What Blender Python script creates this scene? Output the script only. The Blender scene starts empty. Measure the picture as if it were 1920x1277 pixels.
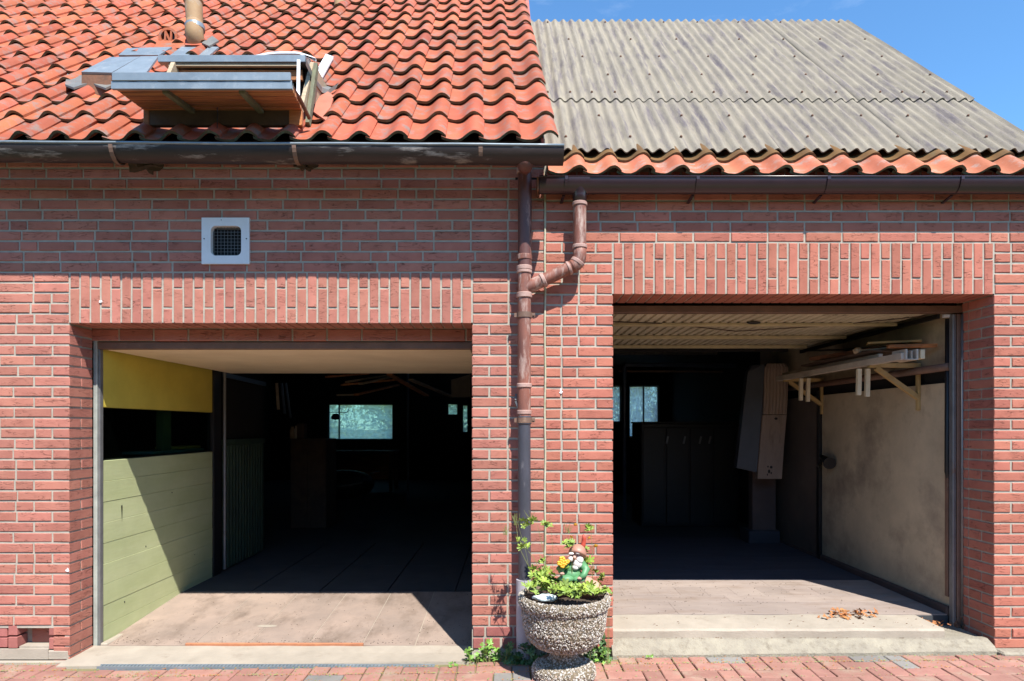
import bpy, math, random
from mathutils import Vector, Matrix, Euler, noise
R = math.radians
rng = random.Random(7)
sc = bpy.context.scene

# ------------------------------------------------------------------ camera, sky, sun, exposure
D = 3.8; S = .0032; EYE = 1.41
cam_d = bpy.data.cameras.new('camera'); cam = bpy.data.objects.new('camera', cam_d)
sc.collection.objects.link(cam); sc.camera = cam
cam.location = (0, -D, EYE); cam.rotation_euler = (R(90), 0, 0)
cam_d.sensor_width = 36; cam_d.lens = D / S / 1920 * 36
cam_d.shift_y = (800 - 638.5) / 1920
cam_d.clip_start = .05; cam_d.clip_end = 2000
SUN = Vector((.46, -1, 1.60)).normalized()
elev = math.asin(SUN.z); azim = math.atan2(SUN.x, SUN.y)
w = bpy.data.worlds.new('World'); sc.world = w; w.use_nodes = True
nt = w.node_tree; nt.nodes.clear()
out = nt.nodes.new('ShaderNodeOutputWorld'); bg = nt.nodes.new('ShaderNodeBackground')
sky = nt.nodes.new('ShaderNodeTexSky'); sky.sky_type = 'NISHITA'; sky.sun_disc = False
sky.sun_elevation = elev; sky.sun_rotation = azim; sky.dust_density = .15; sky.ozone_density = 3.0; sky.air_density = 1.0
bg.inputs['Strength'].default_value = .12
tc = nt.nodes.new('ShaderNodeTexCoord'); mp = nt.nodes.new('ShaderNodeMapping')
mp.inputs['Scale'].default_value = (1.2, 1.2, 3.4); mp.inputs['Rotation'].default_value = (0, .5, .3)
nz = nt.nodes.new('ShaderNodeTexNoise'); nz.inputs['Scale'].default_value = 3.2
nz.inputs['Detail'].default_value = 9; nz.inputs['Roughness'].default_value = .62
mr = nt.nodes.new('ShaderNodeMapRange'); mr.inputs[1].default_value = .56; mr.inputs[2].default_value = .85
mr.inputs[3].default_value = 0; mr.inputs[4].default_value = .2
mx = nt.nodes.new('ShaderNodeMix'); mx.data_type = 'RGBA'
mx.inputs[7].default_value = (7.5, 8, 8.6, 1)
nt.links.new(tc.outputs['Generated'], mp.inputs[0]); nt.links.new(mp.outputs[0], nz.inputs[0])
nt.links.new(nz.outputs[0], mr.inputs[0]); nt.links.new(mr.outputs[0], mx.inputs[0])
tn = nt.nodes.new('ShaderNodeMix'); tn.data_type = 'RGBA'; tn.blend_type = 'MULTIPLY'; tn.inputs[0].default_value = 1
tn.inputs[7].default_value = (.66, .98, 1.14, 1); nt.links.new(sky.outputs[0], tn.inputs[6]); nt.links.new(tn.outputs[2], mx.inputs[6]); nt.links.new(mx.outputs[2], bg.inputs[0])
nt.links.new(bg.outputs[0], out.inputs[0])
sl = bpy.data.lights.new('sun', 'SUN'); sl.energy = 5.0; sl.angle = R(.53); sl.color = (1, .955, .88)
so = bpy.data.objects.new('sun', sl); sc.collection.objects.link(so)
so.rotation_euler = SUN.to_track_quat('Z', 'Y').to_euler(); so.location = (4, -6, 9)
vs = sc.view_settings; vs.view_transform = 'Standard'; vs.look = 'None'; vs.gamma = 1
vs.exposure = 1.0; vs.use_curve_mapping = False
cy = sc.cycles; cy.use_denoising = True; cy.max_bounces = 7; cy.diffuse_bounces = 4
cy.transparent_max_bounces = 12; cy.sample_clamp_indirect = 6

# ------------------------------------------------------------------ helpers
def wx(px, Y=0): return (px - 960) * S * (D + Y) / D
def wz(py, Y=0): return EYE + (800 - py) * S * (D + Y) / D
def gz(x): return max(-.02, min(.075, .035 + .0115 * x))

def link(o, parent=None):
    sc.collection.objects.link(o)
    if parent is not None: o.parent = parent
    return o
def tag(o, label=None, cat=None, group=None, kind=None):
    if label: o['label'] = label
    if cat: o['category'] = cat
    if group: o['group'] = group
    if kind: o['kind'] = kind
    return o
def empty(name, loc=(0, 0, 0), label=None, cat=None, group=None, kind=None):
    o = bpy.data.objects.new(name, None); o.location = loc; o.empty_display_size = .1
    return tag(link(o), label, cat, group, kind)
def inst(name, me, parent, M=None, loc=None, rot=None, scl=None):
    o = bpy.data.objects.new(name, me); link(o, parent)
    if M is not None: o.matrix_basis = M
    if loc is not None: o.location = loc
    if rot is not None: o.rotation_euler = rot
    if scl is not None: o.scale = scl
    return o

class MB:
    def __init__(s): s.v = []; s.f = []; s.m = []; s.cur = 0
    def add(s, vs_, fs, M=None):
        n = len(s.v)
        if M is not None: vs_ = [M @ Vector(p) for p in vs_]
        s.v += [tuple(p) for p in vs_]; s.f += [tuple(i + n for i in f) for f in fs]; s.m += [s.cur] * len(fs)
        return s
    def box(s, x0, x1, y0, y1, z0, z1, c=0, M=None):
        if c <= 0:
            return s.add([(x0,y0,z0),(x1,y0,z0),(x1,y1,z0),(x0,y1,z0),(x0,y0,z1),(x1,y0,z1),(x1,y1,z1),(x0,y1,z1)],
                  [(0,3,2,1),(4,5,6,7),(0,1,5,4),(1,2,6,5),(2,3,7,6),(3,0,4,7)], M)
        c = min(c, (x1-x0)*.45, (y1-y0)*.45, (z1-z0)*.45)
        vv = []; ff = []
        idx = {}
        for i, X in enumerate((x0, x1)):
            for j, Y in enumerate((y0, y1)):
                for k, Z in enumerate((z0, z1)):
                    sx, sy, sz = (1, -1)[i]*c, (1, -1)[j]*c, (1, -1)[k]*c
                    for a, p in enumerate(((X, Y+sy, Z+sz), (X+sx, Y, Z+sz), (X+sx, Y+sy, Z))):
                        idx[(i,j,k,a)] = len(vv); vv.append(p)
        for i in (0,1): ff.append([idx[(i,j,k,0)] for j,k in ((0,0),(1,0),(1,1),(0,1))][::(1 if i else -1)])
        for j in (0,1): ff.append([idx[(i,j,k,1)] for i,k in ((0,0),(1,0),(1,1),(0,1))][::(-1 if j else 1)])
        for k in (0,1): ff.append([idx[(i,j,k,2)] for i,j in ((0,0),(1,0),(1,1),(0,1))][::(1 if k else -1)])
        for i in (0,1):
            for j in (0,1): ff.append([idx[(i,j,0,0)], idx[(i,j,0,1)], idx[(i,j,1,1)], idx[(i,j,1,0)]])
        for i in (0,1):
            for k in (0,1): ff.append([idx[(i,0,k,0)], idx[(i,0,k,2)], idx[(i,1,k,2)], idx[(i,1,k,0)]])
        for j in (0,1):
            for k in (0,1): ff.append([idx[(0,j,k,1)], idx[(0,j,k,2)], idx[(1,j,k,2)], idx[(1,j,k,1)]])
        for i in (0,1):
            for j in (0,1):
                for k in (0,1): ff.append([idx[(i,j,k,0)], idx[(i,j,k,1)], idx[(i,j,k,2)]])
        return s.add(vv, ff, M)
    def quadbox(s, q, t):   # q: four points, t: thickness vector
        t = Vector(t); a = [Vector(p) for p in q]
        return s.add(a + [p + t for p in a], [(0,3,2,1),(4,5,6,7),(0,1,5,4),(1,2,6,5),(2,3,7,6),(3,0,4,7)])
    def bar(s, p, q, a, b, up=(0,0,1)):
        p = Vector(p); q = Vector(q); d = (q-p).normalized(); u = Vector(up)
        if abs(d.dot(u)) > .98: u = Vector((0,1,0))
        r = d.cross(u).normalized()*a/2; u = r.cross(d).normalized()*b/2
        return s.add([p-r-u,p+r-u,p+r+u,p-r+u,q-r-u,q+r-u,q+r+u,q-r+u],
                     [(0,1,2,3),(7,6,5,4),(4,5,1,0),(5,6,2,1),(6,7,3,2),(7,4,0,3)])
    def tube(s, pts, r, n=12, cap=True):
        pts = [Vector(p) for p in pts]; rs = r if isinstance(r, (list, tuple)) else [r]*len(pts)
        base = len(s.v); ref = None; rings = []
        for i, p in enumerate(pts):
            d = (pts[min(i+1, len(pts)-1)] - pts[max(i-1, 0)]).normalized()
            if ref is None: ref = Vector((1,0,0)) if abs(d.x) < .8 else Vector((0,0,1))
            u = (ref - d*ref.dot(d)).normalized(); ref = u; v_ = d.cross(u)
            rings.append([p + (u*math.cos(2*math.pi*k/n) + v_*math.sin(2*math.pi*k/n))*rs[i] for k in range(n)])
        vv = [q for ring in rings for q in ring]; ff = []
        for i in range(len(pts)-1):
            for k in range(n): ff.append((i*n+k, i*n+(k+1)%n, (i+1)*n+(k+1)%n, (i+1)*n+k))
        if cap: ff.append(tuple(range(n))[::-1]); ff.append(tuple((len(pts)-1)*n+k for k in range(n)))
        return s.add(vv, ff)
    def lathe(s, prof, n=24, M=None, fn=None):
        vv = []; ff = []
        for r_, z in prof:
            for k in range(n):
                a = 2*math.pi*k/n; p = (r_*math.cos(a), r_*math.sin(a), z)
                vv.append(fn(p) if fn else p)
        for i in range(len(prof)-1):
            for k in range(n): ff.append((i*n+k, i*n+(k+1)%n, (i+1)*n+(k+1)%n, (i+1)*n+k))
        return s.add(vv, ff, M)
    def ball(s, c, r, n=12, m=8, sq=(1,1,1), jit=0, seed=0):
        c = Vector(c); vv = []; ff = []
        for i in range(m+1):
            t = math.pi*i/m
            for k in range(n):
                a = 2*math.pi*k/n
                d = Vector((math.sin(t)*math.cos(a)*sq[0], math.sin(t)*math.sin(a)*sq[1], -math.cos(t)*sq[2]))
                f = 1 + (jit*noise.noise(d*2.3 + Vector((seed, seed*1.7, 0))) if jit else 0)
                vv.append(c + d*r*f)
        for i in range(m):
            for k in range(n): ff.append((i*n+k, i*n+(k+1)%n, (i+1)*n+(k+1)%n, (i+1)*n+k))
        return s.add(vv, ff)
    def mesh(s, name, mats, smooth=False):
        me = bpy.data.meshes.new(name); me.from_pydata(s.v, [], s.f)
        for m_ in (mats if isinstance(mats, (list, tuple)) else [mats]): me.materials.append(m_)
        if any(s.m): me.polygons.foreach_set('material_index', s.m)
        me.update()
        import bmesh
        bm = bmesh.new(); bm.from_mesh(me)
        if smooth: bmesh.ops.remove_doubles(bm, verts=bm.verts, dist=1e-5)
        bmesh.ops.recalc_face_normals(bm, faces=bm.faces); bm.to_mesh(me); bm.free()
        if smooth:
            me.polygons.foreach_set('use_smooth', [True]*len(me.polygons))
            if isinstance(smooth, float): me.set_sharp_from_angle(angle=R(smooth))
        return me
    def build(s, name, mats, parent=None, smooth=False, kind=None, label=None):
        o = bpy.data.objects.new(name, s.mesh(name, mats, smooth)); link(o, parent)
        if parent is not None: o.location = -Vector(parent.location) if parent.parent is None else (0, 0, 0)
        return tag(o, label, None, None, kind)

# ------------------------------------------------------------------ materials
def mat(name, c1, c2=None, scale=6, rough=.85, bump=.3, bscale=60, obj=0, stain=None, stain_scale=3, stain_t=(.55,.7),
        stretch=(1,1,1), metal=0, spec=.5, detail=6, stretch2=None, bdist=.004, dirt=.14):
    m = bpy.data.materials.new(name); m.use_nodes = True; t = m.node_tree; N = t.nodes; L = t.links
    b = N['Principled BSDF']; b.inputs['Roughness'].default_value = rough; b.inputs['Metallic'].default_value = metal
    b.inputs['Specular IOR Level'].default_value = spec
    g = N.new('ShaderNodeNewGeometry'); mp = N.new('ShaderNodeMapping'); mp.inputs['Scale'].default_value = stretch
    L.new(g.outputs['Position'], mp.inputs[0])
    n1 = N.new('ShaderNodeTexNoise'); n1.inputs['Scale'].default_value = scale; n1.inputs['Detail'].default_value = detail
    n1.inputs['Roughness'].default_value = .65; L.new(mp.outputs[0], n1.inputs[0])
    c2 = c2 or tuple(x*.75 for x in c1)
    r1 = N.new('ShaderNodeMapRange'); r1.inputs[1].default_value = .32; r1.inputs[2].default_value = .68
    L.new(n1.outputs[0], r1.inputs[0])
    mx = N.new('ShaderNodeMix'); mx.data_type = 'RGBA'; mx.inputs[6].default_value = (*c1, 1); mx.inputs[7].default_value = (*c2, 1)
    L.new(r1.outputs[0], mx.inputs[0]); col = mx.outputs[2]
    if obj:
        oi = N.new('ShaderNodeObjectInfo'); at = N.new('ShaderNodeAttribute'); at.attribute_name = 'rnd'
        ad = N.new('ShaderNodeMath'); ad.operation = 'ADD'; L.new(oi.outputs['Random'], ad.inputs[0]); L.new(at.outputs['Fac'], ad.inputs[1])
        fr = N.new('ShaderNodeMath'); fr.operation = 'FRACT'; L.new(ad.outputs[0], fr.inputs[0])
        mv = N.new('ShaderNodeMapRange'); mv.inputs[3].default_value = 1-obj; mv.inputs[4].default_value = 1+obj; L.new(fr.outputs[0], mv.inputs[0])
        f2 = N.new('ShaderNodeMath'); f2.operation = 'MULTIPLY'; f2.inputs[1].default_value = 7.31; L.new(fr.outputs[0], f2.inputs[0])
        f3 = N.new('ShaderNodeMath'); f3.operation = 'FRACT'; L.new(f2.outputs[0], f3.inputs[0])
        mh = N.new('ShaderNodeMapRange'); mh.inputs[3].default_value = .5-.006*min(1,obj*4); mh.inputs[4].default_value = .5+.006*min(1,obj*4); L.new(f3.outputs[0], mh.inputs[0])
        hs = N.new('ShaderNodeHueSaturation'); L.new(col, hs.inputs['Color']); L.new(mv.outputs[0], hs.inputs['Value']); L.new(mh.outputs[0], hs.inputs['Hue'])
        col = hs.outputs[0]
    if stain:
        n2 = N.new('ShaderNodeTexNoise'); n2.inputs['Scale'].default_value = stain_scale; n2.inputs['Detail'].default_value = 8
        n2.inputs['Roughness'].default_value = .7
        m2 = N.new('ShaderNodeMapping'); m2.inputs['Location'].default_value = (3.1, 7.7, 1.3); m2.inputs['Scale'].default_value = stretch2 or stretch
        L.new(g.outputs['Position'], m2.inputs[0]); L.new(m2.outputs[0], n2.inputs[0])
        r2 = N.new('ShaderNodeMapRange'); r2.inputs[1].default_value = stain_t[0]; r2.inputs[2].default_value = stain_t[1]
        L.new(n2.outputs[0], r2.inputs[0])
        x2 = N.new('ShaderNodeMix'); x2.data_type = 'RGBA'; L.new(r2.outputs[0], x2.inputs[0]); L.new(col, x2.inputs[6])
        x2.inputs[7].default_value = (*stain, 1); col = x2.outputs[2]
    nb = N.new('ShaderNodeTexNoise'); nb.inputs['Scale'].default_value = 1.3; nb.inputs['Detail'].default_value = 7; nb.inputs['Roughness'].default_value = .7
    L.new(g.outputs['Position'], nb.inputs[0])
    rb = N.new('ShaderNodeMapRange'); rb.inputs[1].default_value = .3; rb.inputs[2].default_value = .7; rb.inputs[3].default_value = 1-dirt; rb.inputs[4].default_value = 1+dirt*.6
    L.new(nb.outputs[0], rb.inputs[0])
    vm = N.new('ShaderNodeVectorMath'); vm.operation = 'SCALE'; L.new(col, vm.inputs[0]); L.new(rb.outputs[0], vm.inputs['Scale'])
    L.new(vm.outputs[0], b.inputs['Base Color'])
    if bump:
        n3 = N.new('ShaderNodeTexNoise'); n3.inputs['Scale'].default_value = bscale; n3.inputs['Detail'].default_value = 5
        L.new(mp.outputs[0], n3.inputs[0])
        bp = N.new('ShaderNodeBump'); bp.inputs['Strength'].default_value = bump; bp.inputs['Distance'].default_value = bdist
        L.new(n3.outputs[0], bp.inputs['Height']); L.new(bp.outputs[0], b.inputs['Normal'])
    m['base'] = 1
    return m

def brick_mat(name, c1, c2, obj=.13, crack=True):
    m = mat(name, c1, c2, scale=9, rough=.9, bump=.45, bscale=130, obj=obj, stain=(.50,.33,.26), stain_scale=5, stain_t=(.68,.95), spec=.25)
    if crack:
        t = m.node_tree; N = t.nodes; L = t.links; b = N['Principled BSDF']
        g = N.new('ShaderNodeNewGeometry'); mp = N.new('ShaderNodeMapping'); mp.inputs['Scale'].default_value = (1, 1, 5.5)
        L.new(g.outputs['Position'], mp.inputs[0])
        n = N.new('ShaderNodeTexNoise'); n.inputs['Scale'].default_value = 11; n.inputs['Detail'].default_value = 2
        n.inputs['Distortion'].default_value = .6
        L.new(mp.outputs[0], n.inputs[0])
        s = N.new('ShaderNodeMath'); s.operation = 'SUBTRACT'; s.inputs[1].default_value = .5; L.new(n.outputs[0], s.inputs[0])
        a = N.new('ShaderNodeMath'); a.operation = 'ABSOLUTE'; L.new(s.outputs[0], a.inputs[0])
        r = N.new('ShaderNodeMapRange'); r.inputs[1].default_value = .002; r.inputs[2].default_value = .011; r.inputs[3].default_value = 1; r.inputs[4].default_value = 0
        L.new(a.outputs[0], r.inputs[0])
        k = N.new('ShaderNodeTexNoise'); k.inputs['Scale'].default_value = 11; L.new(g.outputs['Position'], k.inputs[0])
        kr = N.new('ShaderNodeMapRange'); kr.inputs[1].default_value = .47; kr.inputs[2].default_value = .56; L.new(k.outputs[0], kr.inputs[0])
        mu = N.new('ShaderNodeMath'); mu.operation = 'MULTIPLY'; L.new(r.outputs[0], mu.inputs[0]); L.new(kr.outputs[0], mu.inputs[1])
        src = b.inputs['Base Color'].links[0].from_socket
        mx = N.new('ShaderNodeMix'); mx.data_type = 'RGBA'; L.new(src, mx.inputs[6]); mx.inputs[7].default_value = (c1[0]*.36, c1[1]*.34, c1[2]*.34, 1)
        mf = N.new('ShaderNodeMath'); mf.operation = 'MULTIPLY'; mf.inputs[1].default_value = .8; L.new(mu.outputs[0], mf.inputs[0])
        L.new(mf.outputs[0], mx.inputs[0]); L.new(mx.outputs[2], b.inputs['Base Color'])
        bp = N.new('ShaderNodeBump'); bp.inputs['Strength'].default_value = .9; bp.inputs['Distance'].default_value = .004; bp.invert = True
        L.new(mu.outputs[0], bp.inputs['Height'])
        L.new(b.inputs['Normal'].links[0].from_socket, bp.inputs['Normal']); L.new(bp.outputs[0], b.inputs['Normal'])
    return m

BR = brick_mat('brick_left', (.405,.165,.124), (.34,.127,.096))
BR2 = brick_mat('brick_right', (.41,.150,.106), (.35,.120,.084))
PLB = brick_mat('plinth_brick', (.34,.13,.11), (.26,.09,.08), crack=False)
MORT = mat('mortar', (.41,.37,.31), (.31,.285,.24), scale=20, bump=.5, bscale=200, spec=.2)
TILE = mat('clay_tile', (.37,.092,.040), (.29,.068,.032), scale=5, rough=.75, bump=.4, bscale=70, obj=.22,
           stain=(.19,.135,.115), stain_scale=11, stain_t=(.50,.66), spec=.35)
TILE2 = mat('clay_tile_pale', (.42,.135,.07), (.34,.105,.055), scale=6, rough=.75, bump=.35, bscale=70, obj=.14,
           stain=(.30,.25,.22), stain_scale=11, stain_t=(.52,.7), spec=.3)
CORR = mat('fibre_cement', (.275,.24,.185), (.205,.18,.15), scale=4, rough=.95, bump=.6, bscale=160, stretch=(7,1,1),
           stain=(.125,.108,.115), stain_scale=2.4, stain_t=(.50,.68), spec=.15, stretch2=(8,.9,.9))
ZINC = mat('zinc', (.25,.29,.32), (.19,.225,.25), scale=8, rough=.42, bump=.1, bscale=40, metal=.35, stain=(.34,.36,.37), stain_scale=7)
GUTB = mat('gutter_brown', (.040,.027,.025), (.024,.018,.018), scale=5, rough=.42, bump=.1, bscale=40, stain=(.30,.27,.25),
           stain_scale=3.0, stain_t=(.54,.68), stretch=(1.2,3,7), spec=.35)
GUTP = mat('gutter_plastic', (.034,.016,.020), (.026,.013,.017), scale=6, rough=.28, bump=.06, bscale=30, spec=.6)
PIPEB = mat('pipe_terracotta', (.24,.085,.055), (.13,.05,.038), scale=11, rough=.6, bump=.2, bscale=60, stain=(.38,.27,.23),
            stain_scale=9, stain_t=(.50,.64), stretch=(2.2,2.2,.55))
PIPED = mat('pipe_dark_brown', (.13,.045,.034), (.075,.028,.024), scale=11, rough=.5, bump=.2, bscale=60, stain=(.36,.2,.16),
            stain_scale=7, stain_t=(.6,.7), stretch=(2,2,.5))
PIPEC = mat('pipe_collar', (.42,.28,.24), (.30,.17,.14), scale=14, rough=.6, bump=.2)
PIPEG = mat('pipe_grey', (.060,.058,.075), (.04,.04,.052), scale=10, rough=.5, bump=.1, stain=(.20,.19,.20), stain_scale=12, stretch=(1.5,1.5,.5), stain_t=(.6,.75))
PIPEL = mat('pipe_light', (.40,.385,.42), (.34,.32,.35), scale=8, rough=.6, bump=.1)
WHITE = mat('white_paint', (.74,.74,.76), (.66,.67,.70), scale=6, rough=.5, bump=.1)
BLACK = mat('black_metal', (.010,.010,.011), (.007,.007,.008), rough=.5, bump=.05)
STEEL = mat('galvanised', (.22,.22,.22), (.16,.16,.165), scale=12, rough=.45, bump=.1, metal=.4, stain=(.22,.12,.07), stain_scale=8, stain_t=(.62,.75))
BROWNM = mat('brown_steel', (.19,.105,.07), (.12,.07,.05), scale=8, rough=.6, bump=.2, stain=(.32,.2,.13), stain_scale=9, stain_t=(.6,.75))
RUST = mat('rusty', (.20,.085,.045), (.10,.05,.03), scale=20, rough=.85, bump=.4)
CREAM = mat('door_cream', (.86,.72,.52), (.78,.63,.44), scale=3, rough=.6, bump=.1, bscale=20, stain=(.22,.13,.07), stain_scale=6, stain_t=(.68,.78))
CREAM2 = mat('door_cream_ribbed', (.62,.55,.40), (.46,.41,.30), scale=4, rough=.6, bump=.1, stain=(.17,.14,.10), stain_scale=5, stain_t=(.58,.75))
BARS = mat('door_bar', (.55,.46,.28), (.42,.35,.22), scale=7, rough=.6, bump=.1)
CONC = mat('concrete_light', (.36,.31,.25), (.29,.25,.20), scale=5, rough=.9, bump=.5, bscale=120, stain=(.22,.175,.135), stain_scale=7, stain_t=(.58,.78))
CONC2 = mat('concrete_rough', (.29,.26,.20), (.22,.195,.155), scale=14, rough=.95, bump=.9, bscale=90, stain=(.16,.135,.10), stain_scale=18, stain_t=(.52,.7), bdist=.006)
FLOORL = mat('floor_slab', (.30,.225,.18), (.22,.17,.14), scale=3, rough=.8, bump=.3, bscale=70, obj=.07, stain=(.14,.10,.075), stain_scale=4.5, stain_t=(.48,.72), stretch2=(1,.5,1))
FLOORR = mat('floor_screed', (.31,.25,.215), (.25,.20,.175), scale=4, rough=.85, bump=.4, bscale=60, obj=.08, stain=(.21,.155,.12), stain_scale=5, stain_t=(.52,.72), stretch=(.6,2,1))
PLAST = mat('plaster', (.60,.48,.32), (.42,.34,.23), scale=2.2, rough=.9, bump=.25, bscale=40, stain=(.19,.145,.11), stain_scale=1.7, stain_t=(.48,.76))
DARKW = mat('interior_shade', (.012,.009,.008), (.007,.006,.006), scale=3, rough=.9, bump=.2)  # near-black base colour puts the interior darkness into the surface
SHADEF = mat('floor_painted_shade', (.045,.052,.060), (.028,.033,.040), scale=3, rough=.8, bump=.2)  # shade past the sunlit strip is painted into this floor colour
SHADEF2 = mat('floor_painted_shade_right', (.07,.07,.09), (.045,.046,.06), scale=4, rough=.8, bump=.3, stretch=(.5,3,1))  # same for the right garage: floor shade held in the colour
FRAMEG = mat('frame_pale', (.36,.38,.34), (.24,.25,.23), scale=12, rough=.6, bump=.1, stain=(.2,.12,.08), stain_scale=8, stain_t=(.62,.75))
EDGE = mat('tile_edge', (.16,.085,.035), (.085,.06,.03), scale=14, rough=.95, bump=.4, stain=(.12,.13,.08), stain_scale=18, stain_t=(.5,.6))
KERB = mat('inner_kerb', (.10,.06,.05), (.06,.04,.035), rough=.9)
PLANKG = mat('green_white_plank', (.47,.50,.28), (.40,.44,.22), scale=3, rough=.7, bump=.2, bscale=30, stretch=(1,.3,2))
YEL = mat('yellow_board', (.62,.50,.075), (.54,.43,.06), scale=3, rough=.7, bump=.15)
GREENP = mat('green_post', (.16,.22,.10), (.10,.15,.07), rough=.6)
TEAL = mat('teal_tray', (.10,.42,.40), (.08,.3,.3), rough=.5)
YTRAY = mat('yellow_tray', (.75,.55,.10), (.6,.42,.08), rough=.5)
TILED = mat('dark_glazed_tile', (.022,.035,.04), (.015,.02,.024), rough=.2, bump=.05)
RIBP = mat('ribbed_panel_green', (.05,.085,.05), (.03,.05,.035), rough=.6)
WOODR = mat('wood_weathered', (.50,.20,.07), (.24,.09,.038), scale=7, rough=.85, bump=.4, obj=.3, bscale=60, stretch=(.5,6,6), stain=(.06,.035,.025), stain_scale=5, stain_t=(.55,.75))
WOODG = mat('wood_mossy', (.16,.17,.10), (.10,.09,.06), scale=14, rough=.9, bump=.5, stretch=(4,1,1))
WOODP = mat('wood_pale', (.42,.33,.22), (.30,.22,.14), scale=9, rough=.8, bump=.3, stretch=(.6,6,6))
WOODD = mat('wood_dark', (.09,.055,.035), (.05,.03,.022), scale=9, rough=.8, bump=.3)
WOODY = mat('bracket_yellow', (.52,.36,.15), (.38,.25,.10), scale=9, rough=.7, bump=.2)
RAILW = mat('rail_white', (.52,.46,.38), (.40,.34,.28), scale=9, rough=.6, bump=.1)
BATT = mat('batten_cream', (.66,.55,.36), (.56,.46,.30), scale=9, rough=.7, bump=.2)
CLAYP = mat('clay_vent_pipe', (.36,.225,.11), (.30,.18,.095), scale=9, rough=.75, bump=.2, stain=(.36,.30,.24), stain_scale=10)
AGG = mat('aggregate_base', (.17,.13,.08), (.11,.085,.055), scale=60, rough=.95, bump=.9, bscale=150, bdist=.006)
PAV = mat('paver_red', (.32,.158,.122), (.25,.118,.093), scale=9, rough=.9, bump=.5, bscale=120, obj=.14, stain=(.30,.225,.165), stain_scale=6, stain_t=(.50,.72))
PAVG = mat('paver_grey', (.22,.205,.185), (.17,.16,.15), scale=9, rough=.9, bump=.5, bscale=120, obj=.1)
SAND = mat('joint_sand', (.22,.17,.09), (.12,.13,.05), scale=20, rough=1, bump=.8, bscale=200)
GROUND = mat('ground_soil', (.12,.12,.07), (.08,.09,.04), scale=1, rough=1, bump=.4)
TERR = mat('terracotta_stone', (.50,.29,.20), (.42,.24,.17), scale=14, rough=.9, bump=.5)
SOIL = mat('soil', (.06,.04,.025), (.04,.03,.02), scale=30, rough=1, bump=.8)
GLEAF = mat('leaf_yellow_green', (.26,.34,.045), (.16,.26,.04), scale=20, rough=.55, bump=0, obj=.25)
IVY = mat('leaf_ivy', (.055,.13,.03), (.03,.08,.022), scale=20, rough=.5, bump=0, obj=.25)
LIVY = mat('leaf_bright', (.16,.30,.045), (.10,.22,.035), scale=20, rough=.5, bump=0, obj=.25)
TLEAF = mat('tree_leaf', (.20,.24,.06), (.11,.17,.045), scale=3, rough=.6, bump=0)
STEM = mat('stem_green', (.20,.25,.07), (.16,.14,.06), rough=.7, bump=0)
FLOW = mat('petal_yellow', (.80,.42,.03), (.75,.34,.02), rough=.5, bump=0)
TLEAF2 = mat('sky_screen_leaf', (.05,.075,.022), (.03,.05,.015), scale=2, rough=.7, bump=.5)
DLEAF = mat('dead_leaf', (.40,.16,.05), (.26,.10,.035), scale=20, rough=.8, bump=.2, obj=.3)
GHAT = mat('gnome_hat', (.40,.20,.14), (.32,.15,.11), scale=20, rough=.5, bump=.1)
GRED = mat('gnome_red', (.45,.07,.04), (.38,.05,.03), rough=.5, bump=.1)
GGRN = mat('gnome_jacket', (.10,.27,.11), (.07,.2,.09), scale=20, rough=.5, bump=.1)
GSKIN = mat('gnome_skin', (.55,.33,.25), (.5,.29,.22), rough=.5, bump=.05)
GWHT = mat('gnome_beard', (.74,.70,.66), (.6,.55,.52), scale=40, rough=.6, bump=.5)
BLUEP = mat('blue_grey_metal', (.06,.085,.13), (.045,.06,.09), rough=.35, bump=.05)
CASEF = mat('casing_pale', (.33,.245,.19), (.26,.19,.15), scale=5, rough=.6, bump=.1, stain=(.20,.14,.10), stain_scale=5, stretch=(3,3,.6))
CASES = mat('casing_side_grey', (.055,.058,.072), (.04,.043,.055), scale=4, rough=.5, bump=.05)
NEST = mat('mud_nest', (.05,.035,.02), (.03,.02,.014), scale=40, rough=1, bump=.8)
LEAD = mat('lead_flashing', (.17,.165,.15), (.12,.12,.11), scale=8, rough=.5, bump=.2, stain=(.30,.15,.11), stain_scale=6)
TERRF = mat('red_flashing', (.42,.13,.08), (.33,.10,.06), scale=8, rough=.7, bump=.2)
OCHRE = mat('ochre_tile', (.14,.065,.012), (.09,.042,.010), scale=8, rough=.9, bump=.3, stain=(.12,.08,.03), stain_scale=12, obj=.1)
CABLE = mat('joint_filler', (.50,.46,.36), (.34,.32,.2), scale=12, rough=.8, bump=.4)

def glass_mat(name, tint, dirt, dcol):
    m = bpy.data.materials.new(name); m.use_nodes = True; t = m.node_tree; N = t.nodes; L = t.links; N.clear()
    o = N.new('ShaderNodeOutputMaterial'); tr = N.new('ShaderNodeBsdfTransparent'); tr.inputs[0].default_value = (*tint, 1)
    gl = N.new('ShaderNodeBsdfGlossy'); gl.inputs['Roughness'].default_value = .05
    tl = N.new('ShaderNodeBsdfTranslucent'); tl.inputs[0].default_value = (*dcol, 1)
    n = N.new('ShaderNodeTexNoise'); n.inputs['Scale'].default_value = 9; n.inputs['Detail'].default_value = 8
    mr_ = N.new('ShaderNodeMapRange'); mr_.inputs[1].default_value = .35; mr_.inputs[2].default_value = .75
    mr_.inputs[3].default_value = dirt*.6; mr_.inputs[4].default_value = min(1, dirt*1.5); L.new(n.outputs[0], mr_.inputs[0])
    m1 = N.new('ShaderNodeMixShader'); L.new(mr_.outputs[0], m1.inputs[0]); L.new(tr.outputs[0], m1.inputs[1]); L.new(tl.outputs[0], m1.inputs[2])
    m2 = N.new('ShaderNodeMixShader'); m2.inputs[0].default_value = .06; L.new(m1.outputs[0], m2.inputs[1]); L.new(gl.outputs[0], m2.inputs[2])
    L.new(m2.outputs[0], o.inputs[0]); return m
GLASS = glass_mat('dusty_glass', (.80,.95,.90), .55, (.78,.95,.88))
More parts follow.
